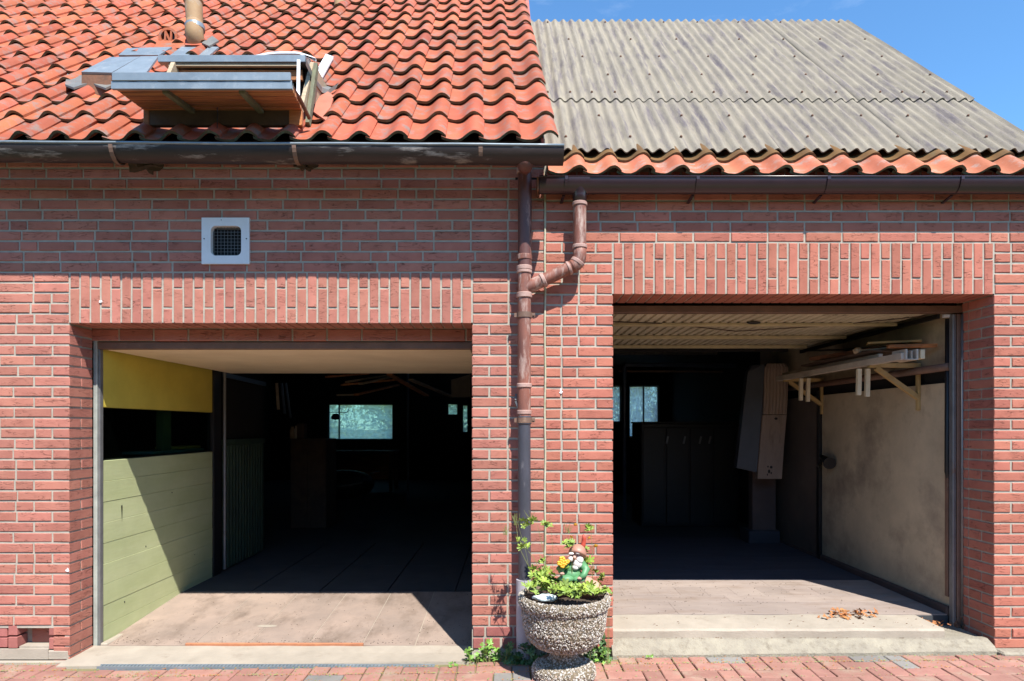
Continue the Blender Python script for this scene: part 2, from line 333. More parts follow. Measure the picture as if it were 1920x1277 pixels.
GLASS2 = glass_mat('frosted_glass', (.85,.95,.97), .62, (.85,.95,1))
GLASS3 = glass_mat('dark_side_glass', (.55,.65,.62), .04, (.3,.4,.4))

# ------------------------------------------------------------------ GROUND, PAVEMENT
MB().box(-150, 150, -60, 300, -.5, -.14).build('ground', GROUND, kind='structure')
pv = MB()
xs = [-4.5, -3.05, -2, -1, 0, 1, 2, 3, 4.5]
for a, b in zip(xs[:-1], xs[1:]):
    for y0, y1 in ((-5.5, -.6), (-.6, .02)):
        pv.add([(a,y0,gz(a)-.012),(b,y0,gz(b)-.012),(b,y1,gz(b)-.012),(a,y1,gz(a)-.012)], [(0,1,2,3)])
pave = pv.build('pavement', SAND, kind='structure')
def yb(x):
    if x < -2.50: return -.035
    if x < -.30: return -.145
    if x < -.14: return -.075
    if x < .60: return -.10
    return -.045 - .012*(x-.6)
def paver_mesh(wx_, wy_, sd):
    r = random.Random(sd); m = MB(); j = lambda: r.uniform(-.0012, .0012)
    a, b = wx_/2, wy_/2; c = .004
    vv = [(sx*a, sy*b, -.05) for sx, sy in ((-1,-1),(1,-1),(1,1),(-1,1))]
    vv += [(sx*a+j(), sy*b+j(), -c) for sx, sy in ((-1,-1),(1,-1),(1,1),(-1,1))]
    vv += [(sx*(a-c)+j(), sy*(b-c)+j(), j()*.6) for sx, sy in ((-1,-1),(1,-1),(1,1),(-1,1))]
    ff = [(0,1,5,4),(1,2,6,5),(2,3,7,6),(3,0,4,7),(4,5,9,8),(5,6,10,9),(6,7,11,10),(7,4,8,11),(8,9,10,11)]
    m.add(vv, ff); return m
PW = .104
pm = {}
for col, M_ in (('r', PAV), ('g', PAVG)):
    for k in range(4):
        pm['h', col, k] = paver_mesh(2*PW-.007, PW-.007, k).mesh('paver', M_)
        pm['v', col, k] = paver_mesh(PW-.007, 2*PW-.007, k+9).mesh('paver', M_)
far = MB(); pr = random.Random(3); cnt = 0
for a in range(-36, 38):
    for b in range(-22, 3):
        c_ = (a - b) % 4
        if c_ == 0: x0, x1, y0, y1, ty = a*PW, (a+2)*PW, b*PW, (b+1)*PW, 'h'
        elif c_ == 3: x0, x1, y0, y1, ty = a*PW, (a+1)*PW, b*PW, (b+2)*PW, 'v'
        else: continue
        y0 -= .05; y1 -= .05
        xc = (x0+x1)/2; lim = min(yb(x0+.01), yb(x1-.01), yb(xc))
        if y0 > lim - .02: continue
        sy = 1
        yy1 = y1
        if y1 > lim: yy1 = lim; sy = (yy1-y0)/(y1-y0)
        col = 'g' if pr.random() < .055 else 'r'; k = pr.randrange(4)
        yc = (y0+yy1)/2
        M_ = Matrix.Translation((xc, yc, gz(xc)+pr.uniform(-.002,.002))) @ Euler((pr.uniform(-.008,.008), pr.uniform(-.008,.008)-.0115, pr.uniform(-.012,.012))).to_matrix().to_4x4() @ Matrix.Diagonal((1, sy, 1, 1))
        if yc > -.48 and abs(xc) < 3.35 and cnt < 290:
            inst('paver', pm[ty, col, k], pave, M=M_); cnt += 1
        else:
            me = pm[ty, 'r', k]; far.add([v.co for v in me.vertices], [tuple(p.vertices) for p in me.polygons], M_)
far.build('paver', PAV, pave, kind='stuff')

# ------------------------------------------------------------------ BUILDINGS
left = empty('brick_garage', (-1.5, .5, 0), 'left red brick garage with orange pantile roof and wide open doorway', 'garage')
right = empty('brick_garage', (1.8, .5, 0), 'right red brick garage with grey corrugated roof and taller open doorway', 'garage')
JX = .198
LX0, LX1, LZ = wx(130), wx(885), wz(606.2)
RX0, RX1, RZ = wx(1149.5), wx(1864), wz(552)
LD, RD = .212, .27
LZT = LZ + .3075; RZT = RZ + .3125
LW0, RW1 = -4.2, 3.20

def brick_proto(L, H, dp, sd, nm, M_, c=.003):
    r = random.Random(sd); m = MB(); j = lambda q=.0013: r.uniform(-q, q)
    a, b = L/2, H/2; cs = ((-1,-1),(1,-1),(1,1),(-1,1))
    vv = [(sx*a, dp, sz*b) for sx, sz in cs] + [(sx*a+j(), c, sz*b+j()) for sx, sz in cs] + [(sx*(a-c)+j(), j(.0008), sz*(b-c)+j()) for sx, sz in cs]
    m.add(vv, [(0,1,5,4),(1,2,6,5),(2,3,7,6),(3,0,4,7),(4,5,9,8),(5,6,10,9),(6,7,11,10),(7,4,8,11),(8,9,10,11)])
    return m.mesh(nm, M_)
BL, BH, JT = .2085, .0505, .0115
protos = {}
def proto(kind, side):
    k = rng.randrange(5); key = (kind, side, k)
    if key not in protos:
        M_ = {'L': BR, 'R': BR2, 'P': PLB}[side]
        L, dp = {'S': (BL, .0985), 'H': (.0985, .0985), 'E': (.0985, BL), 'Q': (.05, .05)}[kind]
        protos[key] = brick_proto(L, BH, dp, hash((kind, k)) % 999 if False else ord(kind)*7+k, 'brick', M_)
    return protos[key]

bricks = {'L': [], 'R': []}
def put(side, kind, xc, zc, L, y=0, vert=False, H=BH, rank=1.0, mats=None):
    base = {'S': BL, 'H': .0985, 'E': .0985, 'Q': .05}[kind]
    me = proto(kind, mats or side)
    rot = Euler((rng.uniform(-.006,.006), (R(90) if vert else 0) + rng.uniform(-.003,.003), rng.uniform(-.004,.004))).to_matrix().to_4x4()
    M_ = Matrix.Translation((xc, y + rng.uniform(-.0016,.0016), zc)) @ rot @ Matrix.Diagonal((L/base, 1, H/BH, 1))
    vis = abs(xc) < 3.15 and zc < 3.0
    bricks[side].append(((2 if vis else 0) + rank*L + rng.random()*.001, me, M_))

def fill(side, x0, x1, z, odd, endl, endr, y=0):
    """one course between x0 and x1; endl/endr: that end is a jamb corner (bond alternates)"""
    zc = z; P = BL + JT; Hp = .0985 + JT
    L = x1 - x0 + JT
    items = []; Lr = L
    le = re_ = None
    if endl: le = 'E' if odd else 'S'; Lr -= (Hp if odd else P)
    if endr and Lr > .08: re_ = 'E' if odd else 'S'; Lr -= (Hp if odd else P)
    best = None
    for nh in range(0, 4):
        ns = max(0, round((Lr - nh*Hp)/P))
        tot = ns*P + nh*Hp
        if tot <= 0: continue
        e = abs(Lr-tot)/max(ns+nh, 1) + rng.random()*(.012 if Lr < 1 else .02)
        if best is None or e < best[0]: best = (e, ns, nh, tot)
    if Lr > 1.2:
        nh = rng.choice((1, 2, 3)); ns = round((Lr-nh*Hp)/P); best = (0, ns, nh, ns*P+nh*Hp)
    if Lr > .03 and best:
        _, ns, nh, tot = best; items = ['S']*ns + ['H']*nh; rng.shuffle(items); k = Lr/tot
    else: k = 1
    seq = ([le] if le else []) + items + ([re_] if re_ else [])
    x = x0
    for i, it in enumerate(seq):
        p = {'S': P, 'H': Hp, 'E': Hp}[it]
        if it in 'SH' and not (i == 0 and le) and not (i == len(seq)-1 and re_): p *= k
        ln = p - JT
        if it == 'S' and ((i == 0 and le) or (i == len(seq)-1 and re_)): pass
        put(side, it, x + ln/2, zc, ln, y)
        x += p

def jamb_extra(side, xe, sgn, z, odd, depth):
    """bricks seen only on the reveal; xe = face x, sgn=+1 wall lies to +x"""
    xc = xe + sgn*.0492
    if not odd: put(side, 'H', xc, z, .0985, .0985+JT, rank=.5)
    if depth > .25: 
        put(side, 'Q', xe + sgn*.025, z, .05, .2195, rank=.3)

# left building courses: joint at LZT going both ways
n = 0
z = LZT
while z < 3.15:
    zc = z + JT/2 + BH/2 - .0005
    vx0, vx1, vz0, vz1 = wx(382), wx(467), wz(495), wz(411)
    if zc + .005 > vz0 and zc - .005 < vz1:
        fill('L', LW0-rng.random()*.22, vx0-.002, zc, n % 2, False, False); fill('L', vx1+.002, JX-.006, zc, n % 2, False, False)
    else: fill('L', LW0-rng.random()*.22, JX-.006, zc, n % 2, False, False)
    z += .0625; n += 1
z = LZT; n = 0
while z > .22:
    zc = z - JT/2 - BH/2; odd = n % 2
    full_ = zc < LZ
    fill('L', LW0-rng.random()*.22, LX0 - (0 if full_ else JT*.6), zc, odd, False, full_)
    fill('L', LX1 + (0 if full_ else JT*.6), JX-.006, zc, odd, full_, False)
    if full_:
        jamb_extra('L', LX0, -1, zc, odd, LD); jamb_extra('L', LX1, 1, zc, odd, LD)
    z -= .0625; n += 1
zb = z
for k in range(4):            # corner stack going down to the slab
    zc = zb - JT/2 - BH/2 - k*.0605
    if zc < -.01: break
    put('L', 'E' if (n+k) % 2 else 'H', LX0-.0492+.0, zc, .0985, .002)
    if not (n+k) % 2: put('L', 'H', LX0-.0492, zc, .0985, .0985+JT, rank=.5)
# right building courses
z = RZT; n = 0
while z < wz(376):
    fill('R', JX+.006, RW1, z + JT/2 + BH/2, n % 2, False, False); z += .0625; n += 1
ztop = z
x = JX + .01
while x < RW1-.03:            # rowlock course under the gutter
    put('R', 'S', x+.0255, ztop + JT/2 + .052, .104, 0, vert=True, H=.0505); x += .0625
z = RZT; n = 0
while z > .10:
    zc = z - JT/2 - BH/2; odd = n % 2; full_ = zc < RZ
    low = z < .21
    yy = -.006 if low else 0
    fill('R', JX+.006, RX0 - (0 if full_ else JT*.6), zc, odd, False, full_, yy)
    fill('R', RX1 + (0 if full_ else JT*.6), RW1, zc, odd, full_, False, yy)
    if full_:
        jamb_extra('R', RX0, -1, zc, odd, RD); jamb_extra('R', RX1, 1, zc, odd, RD)
    z -= .0625; n += 1
RZB = z
# soldier lintels
def lintel(side, x0, x1, zb_, zt):
    nS = round((x1-x0)/.0625); p = (x1-x0)/nS; h = zt - zb_ - JT/2
    for i in range(nS):
        xc = x0 + (i+.5)*p; lo = BL-.004; hi = h - lo - JT
        if i % 2: put(side, 'H', xc, zb_ + hi/2, hi, 0, True); put(side, 'S', xc, zb_ + hi + JT + lo/2, lo, 0, True)
        else: put(side, 'S', xc, zb_ + lo/2, lo, 0, True); put(side, 'H', xc, zb_ + lo + JT + hi/2, hi, 0, True)
lintel('L', LX0, LX1, LZ, LZT); lintel('R', RX0, RX1, RZ, RZT)
# core (mortar bed) of the two front walls, face 5 mm behind the bricks
R5 = .0052
cl = MB()
cl.box(LW0, LX0-R5, R5, LD, .2, 3.14); cl.box(LX1+R5, JX-.001, R5, LD, -.1, 3.14); a_, b_, c_, d_ = wx(393), wx(458), wz(484), wz(421)
cl.box(LX0-R5, a_, R5, LD, LZ+R5, 3.14); cl.box(b_, LX1+R5, R5, LD, LZ+R5, 3.14); cl.box(a_, b_, R5, LD, LZ+R5, c_); cl.box(a_, b_, R5, LD, d_, 3.14)
cl.box(wx(120), LX0-R5, R5+.002, LD, -.1, .2)
cl.box(LW0, wx(120)-.0005, .10, LD, -.1, .2)
lw = cl.build('front_wall', MORT, left)
cr = MB()
cr.box(JX+.001, RX0-R5, R5, RD, -.1, ztop+.16); cr.box(RX1+R5, RW1, R5, RD, -.1, ztop+.16); cr.box(RX0-R5, RX1+R5, R5, RD, RZ+R5, ztop+.16)
rw = cr.build('front_wall', MORT, right)
for side, wall in (('L', lw), ('R', rw)):
    lst = sorted(bricks[side], key=lambda t: -t[0])
    for _, me, M_ in lst[:300]: inst('brick', me, wall, M=M_)
    rest = MB(); rnd = []
    for _, me, M_ in lst[300:]:
        rest.add([v.co for v in me.vertices], [tuple(p.vertices) for p in me.polygons], M_)
        rnd += [rng.random()]*len(me.vertices)
    o = rest.build('brick', BR if side == 'L' else BR2, wall, kind='stuff')
    at = o.data.attributes.new('rnd', 'FLOAT', 'POINT'); at.data.foreach_set('value', rnd)
# soffit bricks behind the soldiers, joined
for side, x0, x1, zz, dp, par in (('L', LX0, LX1, LZ, LD, lw), ('R', RX0, RX1, RZ, RD, rw)):
    m = MB(); nS = round((x1-x0)/.0625); p = (x1-x0)/nS
    for i in range(nS):
        m.box(x0+i*p+.005, x0+(i+1)*p-.005, .108, .205, zz+rng.uniform(-.001,.001), zz+.08, .002)
        if dp > .25: m.box(x0+i*p+.005, x0+(i+1)*p-.005, .216, dp, zz, zz+.08, .002)
    m.build('lintel_soffit', BR if side == 'L' else BR2, par, kind='stuff')
# header row seen behind the left lintel
hz0, hz1 = wz(639.5, LD), LZ
hc = MB().box(LX0-.1, LX1+.1, LD+.006, LD+.1, hz0+.002, hz1+.05).build('inner_header', MORT, left)
x = LX0 - .05
while x < LX1:
    inst('brick', proto('S', 'L'), hc, loc=(x+.104, LD+.001, (hz0+hz1)/2), scl=(1, 1, (hz1-hz0-.004)/BH)); x += .22
# plinth of the left pier, with the open air hole
pl = MB(); pl.box(LW0, wx(120), .092, .104, .075, .2)
pl.box(wx(40), wx(92), .085, .0915, .06, .2); 
plo = pl.build('plinth', MORT, left)
def pb(x0, x1, y0, y1, p, q, M_=PLB, nm='brick', y_=0):
    MB().box(wx(x0), wx(x1), y0, y1, wz(q), wz(p), .003).build(nm, M_, plo)
pb(-60, 11, .008, .09, 1174.5, 1195); pb(-60, 11, .008, .09, 1197, 1215)
pb(14, 31, .004, .09, 1172.5, 1192); pb(14, 31, .004, .09, 1195, 1216)
pb(-60, 33, .001, .09, 1219, 1236)
pb(90, 119, .006, .1, 1176, 1192); pb(90, 119, .006, .1, 1197, 1218)
MB().box(wx(42), wx(88), .078, .084, wz(1212), wz(1176)).build('air_hole_board', BR, plo)
MB().box(wx(-70), wx(90), .0, .012, wz(1236.5), wz(1217)).box(wx(33.5), wx(90), .012, .09, wz(1236), wz(1213)).build('plinth_ledge', CONC, plo)
MB().box(wx(89), wx(128), .0, .07, wz(1238), wz(1220), .006).build('plinth_ledge', CONC, plo)
MB().box(LW0, wx(128), -.028, .0, -.06, gz(-2.8)+.006, .004).build('base_strip', CONC, plo)
# centre pier base: two coarse courses
cp = MB().box(LX1, JX-.002, .004, .1, -.02, .19).build('pier_base', MORT, left)
def cb(x0, x1, p, q): MB().box(wx(x0), wx(x1), -.004, .05, wz(q), wz(p), .004).build('brick', PLB, cp)
for a, b in ((887, 908), (912, 960), (964, 1020)): cb(a, b, 1176, 1193)
for a, b in ((887, 906), (909, 937), (942, 968), (972, 1020)): cb(a, b, 1196.5, 1216)
# expansion joint filler between the two buildings
MB().tube([(JX+.002*math.sin(i*1.3), -.001+.002*math.sin(i*2.1), 2.82-i*.1) for i in range(28)], .0062, 6).build('joint_filler', CABLE, right)
MB().tube([(wx(1020.5), -.012, wz(322)), (wx(1020), -.009, wz(345)), (wx(1021), -.006, wz(400)), (wx(1021.5), -.006, wz(460))], .002, 5).build('cable', CABLE, right)

# ---------------- room shells
sh = MB()
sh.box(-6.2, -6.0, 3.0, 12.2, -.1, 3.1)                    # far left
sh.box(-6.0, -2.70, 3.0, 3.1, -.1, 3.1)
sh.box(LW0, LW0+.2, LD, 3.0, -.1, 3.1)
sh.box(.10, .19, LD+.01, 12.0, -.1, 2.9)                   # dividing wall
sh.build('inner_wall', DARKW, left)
LB, RB = 12.0, 8.0
def hole_wall(m, x0, x1, y0, y1, z0, z1, holes):
    xs_ = sorted({x0, x1, *[h[0] for h in holes], *[h[1] for h in holes]})
    for a, b in zip(xs_[:-1], xs_[1:]):
        hs_ = [h for h in holes if h[0] <= a + 1e-6 and h[1] >= b - 1e-6]
        if not hs_: m.box(a, b, y0, y1, z0, z1); continue
        h = hs_[0]; m.box(a, b, y0, y1, z0, h[2]); m.box(a, b, y0, y1, h[3], z1)
wins_l = [(wx(614, LB), wx(737, LB), wz(825, LB), wz(757, LB)), (wx(838, LB), wx(859, LB), wz(779, LB), wz(756, LB)), (wx(866, LB), wx(878, LB), wz(812, LB), wz(758, LB))]
wins_r = [(wx(1118, RB), wx(1166, RB), wz(793, RB), wz(722, RB)), (wx(1179, RB), wx(1237, RB), wz(821, RB), wz(722, RB))]
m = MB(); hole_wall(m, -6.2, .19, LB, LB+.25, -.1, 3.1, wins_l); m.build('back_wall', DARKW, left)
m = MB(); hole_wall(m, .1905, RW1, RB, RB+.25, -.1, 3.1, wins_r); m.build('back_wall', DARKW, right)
for par, ws, gm, LB in ((left, wins_l, GLASS, 12.0), (right, wins_r, GLASS2, 8.0)):
    for i, (a, b, c, d) in enumerate(ws):
        f = MB(); t = .03
        for q in ((a, a+t, c, d), (b-t, b, c, d), (a+t, b-t, c, c+t), (a+t, b-t, d-t, d)): f.box(q[0], q[1], LB+.05, LB+.1, q[2], q[3])
        if i == 0 and par is left: f.box(a+.26, a+.29, LB+.05, LB+.1, c+t, d-t)
        if i == 1 and par is right: f.box((a+b)/2-.012, (a+b)/2+.012, LB+.05, LB+.1, c+t, d-t)
        wf = f.build('window', BLACK if par is left else WHITE, par)
        wf.location = -par.location
        MB().box(a+t, b-t, LB+.07, LB+.075, c+t, d-t).build('pane', gm, wf)
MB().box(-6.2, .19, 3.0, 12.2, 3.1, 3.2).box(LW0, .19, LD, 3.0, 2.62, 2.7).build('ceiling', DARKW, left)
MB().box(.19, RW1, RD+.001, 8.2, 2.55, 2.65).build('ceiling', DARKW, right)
# left side partition (boards, opening, yellow board)
PX = -2.63
def side_boards():
    root = empty('plank_partition', (PX-.06, .9, .05), 'pale green boarded side wall with a yellow top board inside the left doorway', 'partition')
    zt_ = 1.19; nb = 9; z0 = -.01; hh = (zt_ - z0)/nb
    for k in range(nb):
        MB().box(PX-.04, PX+rng.uniform(-.0015,.0015), LD+.06, 1.76, z0+k*hh+.0007, z0+(k+1)*hh-.0007, .0012).build('plank', PLANKG, root)
    MB().box(PX-.035, PX, LD+.06, 1.76, 1.535, 1.98, .003).build('top_board', YEL, root)
    MB().box(PX-.05, PX-.03, LD+.06, 1.76, 1.188, 1.198).box(PX-.05, PX-.03, LD+.06, 1.76, 1.53, 1.538).build('window_frame', BLACK, root)
    MB().box(PX-.022, PX-.018, LD+.06, 1.76, 1.198, 1.53).build('pane', GLASS3, root)
    m = MB(); m.box(-3.9, -3.85, .3, 2.9, .0, 2.6); m.box(-3.9, PX-.2, 2.3, 2.35, 0, 2.6)
    m.build('side_room_wall', DARKW, root)
    m = MB()
    for i in range(16):
        for j in range(9):
            m.box(-3.85, -3.842, .35+i*.105, .35+i*.105+.099, 1.0+j*.085, 1.0+j*.085+.08)
    m.build('glazed_tiles', TILED, root, kind='stuff')
    MB().box(PX-.14, PX-.08, 1.13, 1.24, 1.19, 1.6).build('post', GREENP, root)
    tr = MB().box(PX-.30, PX-.06, .95, 1.74, 1.2, 1.222, .004).build('tray', TEAL, root)
    MB().box(PX-.28, PX-.08, 1.36, 1.72, 1.226, 1.246, .004).build('tray', YTRAY, root)
    MB().box(PX-.001, PX+.045, 0.24, 1.76, .0, .028, .008).build('skirting', CONC, root)
    return root
side_boards()
fr = empty('inner_door_frame', (PX, 1.85, .09), 'dark inner door frame with a pale post at the end of the green boards', 'door frame')
MB().box(PX-.05, PX+.012, 1.765, 1.90, .09, 1.93, .004).build('jamb', BLACK, fr)
MB().tube([(PX+.03, 1.93, .12), (PX+.03, 1.93, 1.9)], .014, 8).build('post', STEEL, fr)
MB().bar((PX+.02, 1.93, 1.88), (PX+.02, 2.9, 1.86), .02, .04).build('top_rail', BLUEP, fr)
rp = empty('ribbed_panel', (PX, 2.45, .09), 'dark green vertically ribbed panel standing behind the inner door frame', 'panel')
for i in range(14): MB().box(PX-.03, PX, 2.0+i*.066, 2.0+i*.066+.052, .1, 1.24, .006).build('rib', RIBP, rp)
MB().box(PX-.035, PX+.004, 1.98, 2.93, 1.24, 1.29, .003).build('top_rail', RIBP, rp)
MB().box(PX-.05, PX-.031, 1.98, 2.95, .1, 2.6).build('backing', DARKW, rp)

# right inner side wall, plaster
RXI = 2.87
rwall = empty('plaster_wall', (2.92, 1.6, .1), 'stained beige plaster side wall inside the right doorway', 'wall')
def slopebox(m, y0, y1, za0, za1, zb0, zb1, x0, x1):
    m.add([(x0,y0,za0),(x1,y0,za0),(x1,y1,zb0),(x0,y1,zb0),(x0,y0,za1),(x1,y0,za1),(x1,y1,zb1),(x0,y1,zb1)],
          [(0,3,2,1),(4,5,6,7),(0,1,5,4),(1,2,6,5),(2,3,7,6),(3,0,4,7)])
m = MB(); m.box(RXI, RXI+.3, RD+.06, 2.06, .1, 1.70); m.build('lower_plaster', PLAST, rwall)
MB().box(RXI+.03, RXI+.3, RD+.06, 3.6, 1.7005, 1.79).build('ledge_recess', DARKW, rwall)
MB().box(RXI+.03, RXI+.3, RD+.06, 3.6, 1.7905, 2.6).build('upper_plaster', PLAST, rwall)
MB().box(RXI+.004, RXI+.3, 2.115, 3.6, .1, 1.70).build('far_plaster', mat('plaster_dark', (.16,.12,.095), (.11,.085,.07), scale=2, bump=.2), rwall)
MB().box(RXI-.035, RXI-.0005, RD+.06, 2.04, .1, .235, .01).build('kerb', KERB, rwall)
MB().box(RXI-.03, RXI-.0005, 2.12, 3.6, .1, .21, .01).build('kerb', KERB, rwall)
MB().box(RXI+.3, RW1, RD+.001, 8, -.1, 2.6).box(RXI+.1, RXI+.31, 3.6, 8, -.1, 2.6).build('side_wall', DARKW, right)
sp_ = MB().box(RXI-.03, RXI+.02, 2.06, 2.11, .1, 1.75, .004).build('wall_post', BLACK)
tag(sp_, 'dark upright post dividing the plaster side wall of the right garage', 'post')

# ---------------- floors
fl = MB()
FZ = .092
fl.box(LW0+.2, .1, 1.26, 12, -.1, FZ-.012)
fl.box(-6, LW0+.2, 3.1, 12, -.1, FZ-.013)
floorL = fl.build('garage_floor', SHADEF, kind='structure')
MB().quadbox([(-2.64, LD+.03, .011), (.1, LD+.03, .011), (.1, 1.259, FZ-.001), (-2.64, 1.259, FZ-.001)], (0,0,-.02)).build('slab_bed', CONC, floorL)
xj = [-2.63, -2.04, -1.69, -1.31, -.96, -.62, -.24, .09]
def fz(y): return .012 + (FZ-.012)*min(1, max(0, (y-.22)/1.035))
for a, b in zip(xj[:-1], xj[1:]):
    for y0, y1 in ((LD+.03, .9), (.9, 1.26)):
        if (y0, y1) == (.9, 1.26): continue
        m = MB(); g = .0025
        za, zm = fz(y0), FZ
        m.add([(a+g,y0,za-.03),(b-g,y0,za-.03),(b-g,1.255,zm-.03),(a+g,1.255,zm-.03),(a+g,y0,za),(b-g,y0,za),(b-g,1.255,zm),(a+g,1.255,zm),(a+g,.9,fz(.9)),(b-g,.9,fz(.9)),(a+g,.9,fz(.9)-.03),(b-g,.9,fz(.9)-.03)],
              [(0,1,5,4),(4,5,9,8),(8,9,6,7),(1,11,9,5),(11,2,6,9),(2,3,7,6),(10,0,4,8),(3,10,8,7),(0,10,11,1),(10,3,2,11)])
        m.build('floor_slab', FLOORL, floorL)
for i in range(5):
    a = -2.63 + i*.545; MB().box(a+.002, a+.537, 1.27, 2.2, FZ-.03, FZ, .002).build('floor_slab', SHADEF, floorL)  # slabs beyond the sun line take the painted shade colour
    MB().box(a+.002, a+.537, 2.206, 3.4, FZ-.03, FZ, .002).build('floor_slab', SHADEF, floorL)
fr_ = MB().box(.19, RXI+.3, .33, 8, -.1, .178)
floorR = fr_.build('garage_floor', SHADEF, kind='structure')
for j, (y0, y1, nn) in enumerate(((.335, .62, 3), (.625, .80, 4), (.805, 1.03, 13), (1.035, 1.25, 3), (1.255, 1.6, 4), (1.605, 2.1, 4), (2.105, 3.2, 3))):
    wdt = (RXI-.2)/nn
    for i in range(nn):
        x0 = .2 + i*wdt; MB().box(x0+.0004, x0+wdt-.0002, y0, y1-.0008, .16, .186+rng.uniform(-.0006,.0006), .0008).build('floor_slab', FLOORR if j < 4 else SHADEF2, floorR)  # deeper rows switch to the painted shade colour
# thresholds
m = MB(); 
N_ = 40
def prof_strip(m, x0, x1, prof, n=N_, wob=.004, sd=0):
    base = len(m.v); vv = []; ff = []
    for i in range(n+1):
        x = x0 + (x1-x0)*i/n
        for j, (y, z) in enumerate(prof):
            w_ = wob*noise.noise(Vector((x*5, j*3.1, sd)))
            vv.append((x, y + w_, z(x) if callable(z) else z + w_*.5))
    k = len(prof)
    for i in range(n):
        for j in range(k-1): ff.append((i*k+j, (i+1)*k+j, (i+1)*k+j+1, i*k+j+1))
    ff.append(tuple(range(k))); ff.append(tuple(n*k+j for j in range(k))[::-1])
    m.add(vv, ff)
prof_strip(m, LX0-.01, LX1+.02, [(-.10, -.09), (-.10, lambda x: gz(x)+.004), (-.06, lambda x: gz(x)*.5+.012), (.10, .016), (.222, .018), (.222, -.09)])
tl = m.build('left_threshold', CONC, kind='structure')
MB().box(wx(345, LD), wx(680, LD), LD+.012, LD+.028, .004, .033, .003).build('edge_strip', mat('rust_red_edge', (.42,.17,.08), (.3,.12,.06), scale=20), tl)
m = MB()
prof_strip(m, RX0-.01, RX1-.02, [(-.055, -.09), (-.05, lambda x: gz(x)+.012), (-.03, lambda x: gz(x)+.035), (.02, .128), (.06, .13), (.06, -.09)], wob=.012, n=90)
rt = m.build('right_threshold', CONC2, kind='structure')
m = MB(); prof_strip(m, RX0+.003, 2.62, [(.035, .10), (.035, .172), (.045, .184), (.32, .187), (.32, .10)], wob=.006, n=60, sd=4)
m.build('threshold_step', CONC, rt)
MB().box(2.615, RX1-.001, .05, .33, .02, .12, .02).build('threshold_end', CONC2, rt)
MB().box(RX1-.02, RW1, -.10, -.008, -.06, gz(3)+.018, .01).build('base_strip', CONC2, rt)
# drain channel
dr = empty('drain_channel', (-1.4, -.12, 0), 'narrow galvanised drain grating along the left threshold', 'drain')
d0, d1 = wx(186, -.12), wx(815, -.12)
MB().box(d0, d1, -.143, -.137, -.03, .024).box(d0, d1, -.108, -.102, -.03, .024).build('rim', ZINC, dr)
gb = MB(); x = d0 + .004
while x < d1-.01: gb.box(x, x+.011, -.137, -.108, .012, .021); x += .021
gb.build('grating', ZINC, dr)
MB().box(d0, d1, -.137, -.108, -.03, -.01).build('channel', BLACK, dr)

# ------------------------------------------------------------------ ROOFS
TH = R(44.2); ct, st = math.cos(TH), math.sin(TH)
def tile_mesh(W, Lg, sd, M_, A=.050, th=.0155, seg=16):
    r = random.Random(sd); m = MB(); prof = []
    u0, u1 = -.02, 1.10
    for i in range(seg+1):
        u = u0 + (u1-u0)*i/seg
        # trough min at .36, crest at .88
        if u < .36: h = .34*((.36-u)/.36)**1.9
        elif u < .86: h = (.5-.5*math.cos(math.pi*(u-.36)/.50))**1.15
        else: h = 1-.62*((u-.86)/.24)**2.0
        prof.append((u*W, A*h))
    vv = []; ff = []; k = seg+1
    jl = r.uniform(-.004,.004)
    for side in (0, 1):
        for e, t in enumerate((0, .5, 1)):
            for i, (x, h) in enumerate(prof):
                dz = -th if side else 0
                taper = 1 - .0*t
                vv.append((x*taper, t*Lg + (jl if e == 0 else 0), h + dz + .029*(1-t) + (r.uniform(-.0012,.0012) if not side else 0)))
    def ix(s_, e, i): return s_*3*k + e*k + i
    for e in (0, 1):
        for i in range(seg):
            ff.append((ix(0,e,i), ix(0,e,i+1), ix(0,e+1,i+1), ix(0,e+1,i)))
    fe = len(ff)
    for i in range(seg): ff.append((ix(0,0,i), ix(0,0,i+1), ix(1,0,i+1), ix(1,0,i)))
    for e in (0, 1):
        ff.append((ix(0,e,seg), ix(0,e+1,seg), ix(1,e+1,seg), ix(1,e,seg)))
    for i in range(seg): ff.append((ix(1,0,i), ix(1,0,i+1), ix(1,2,i+1), ix(1,2,i)))
    m.add(vv, ff)
    for i in range(fe, fe+seg): m.m[i] = 1
    return m.mesh('roof_tile', [M_, EDGE], smooth=40.0)
TW = .208; TG = .32
tiles = [tile_mesh(TW, .375, k, TILE) for k in range(5)]
Y0, Z0 = -.275, EYE + 1.567
SH = -.05
roofL = empty('roof', (0,0,0)); roofL.parent = left; roofL.location = -Vector(left.location)
hx0, hx1 = -2.20, -1.19
cand = []
for rr in range(0, 16):
    t = rr*TG
    for cc in range(0, 34):
        xr = .253 - .225 - cc*TW + SH*t*ct
        Yt, Zt = Y0 + t*ct, Z0 + t*st
        px = 960 + (xr+.1)/(D+Yt)*D/S; py = 800 - (Zt-EYE)/(D+Yt)*D/S
        if rr in (1, 2) and hx0 + .12 < xr+.1 < hx1-.10: continue
        vis = px > -30 and py > -12
        jr = rng
        M_ = Matrix.Translation((xr + jr.uniform(-.003,.003), Yt, Zt)) @ Euler((TH, 0, 0)).to_matrix().to_4x4() @ Euler((jr.uniform(-.008,.008), jr.uniform(-.012,.012), -SH*ct*.75 + jr.uniform(-.012,.012))).to_matrix().to_4x4()
        cand.append((rr if vis else 99+rr, M_))
cand.sort(key=lambda q: q[0])
rest = MB(); rnd = []
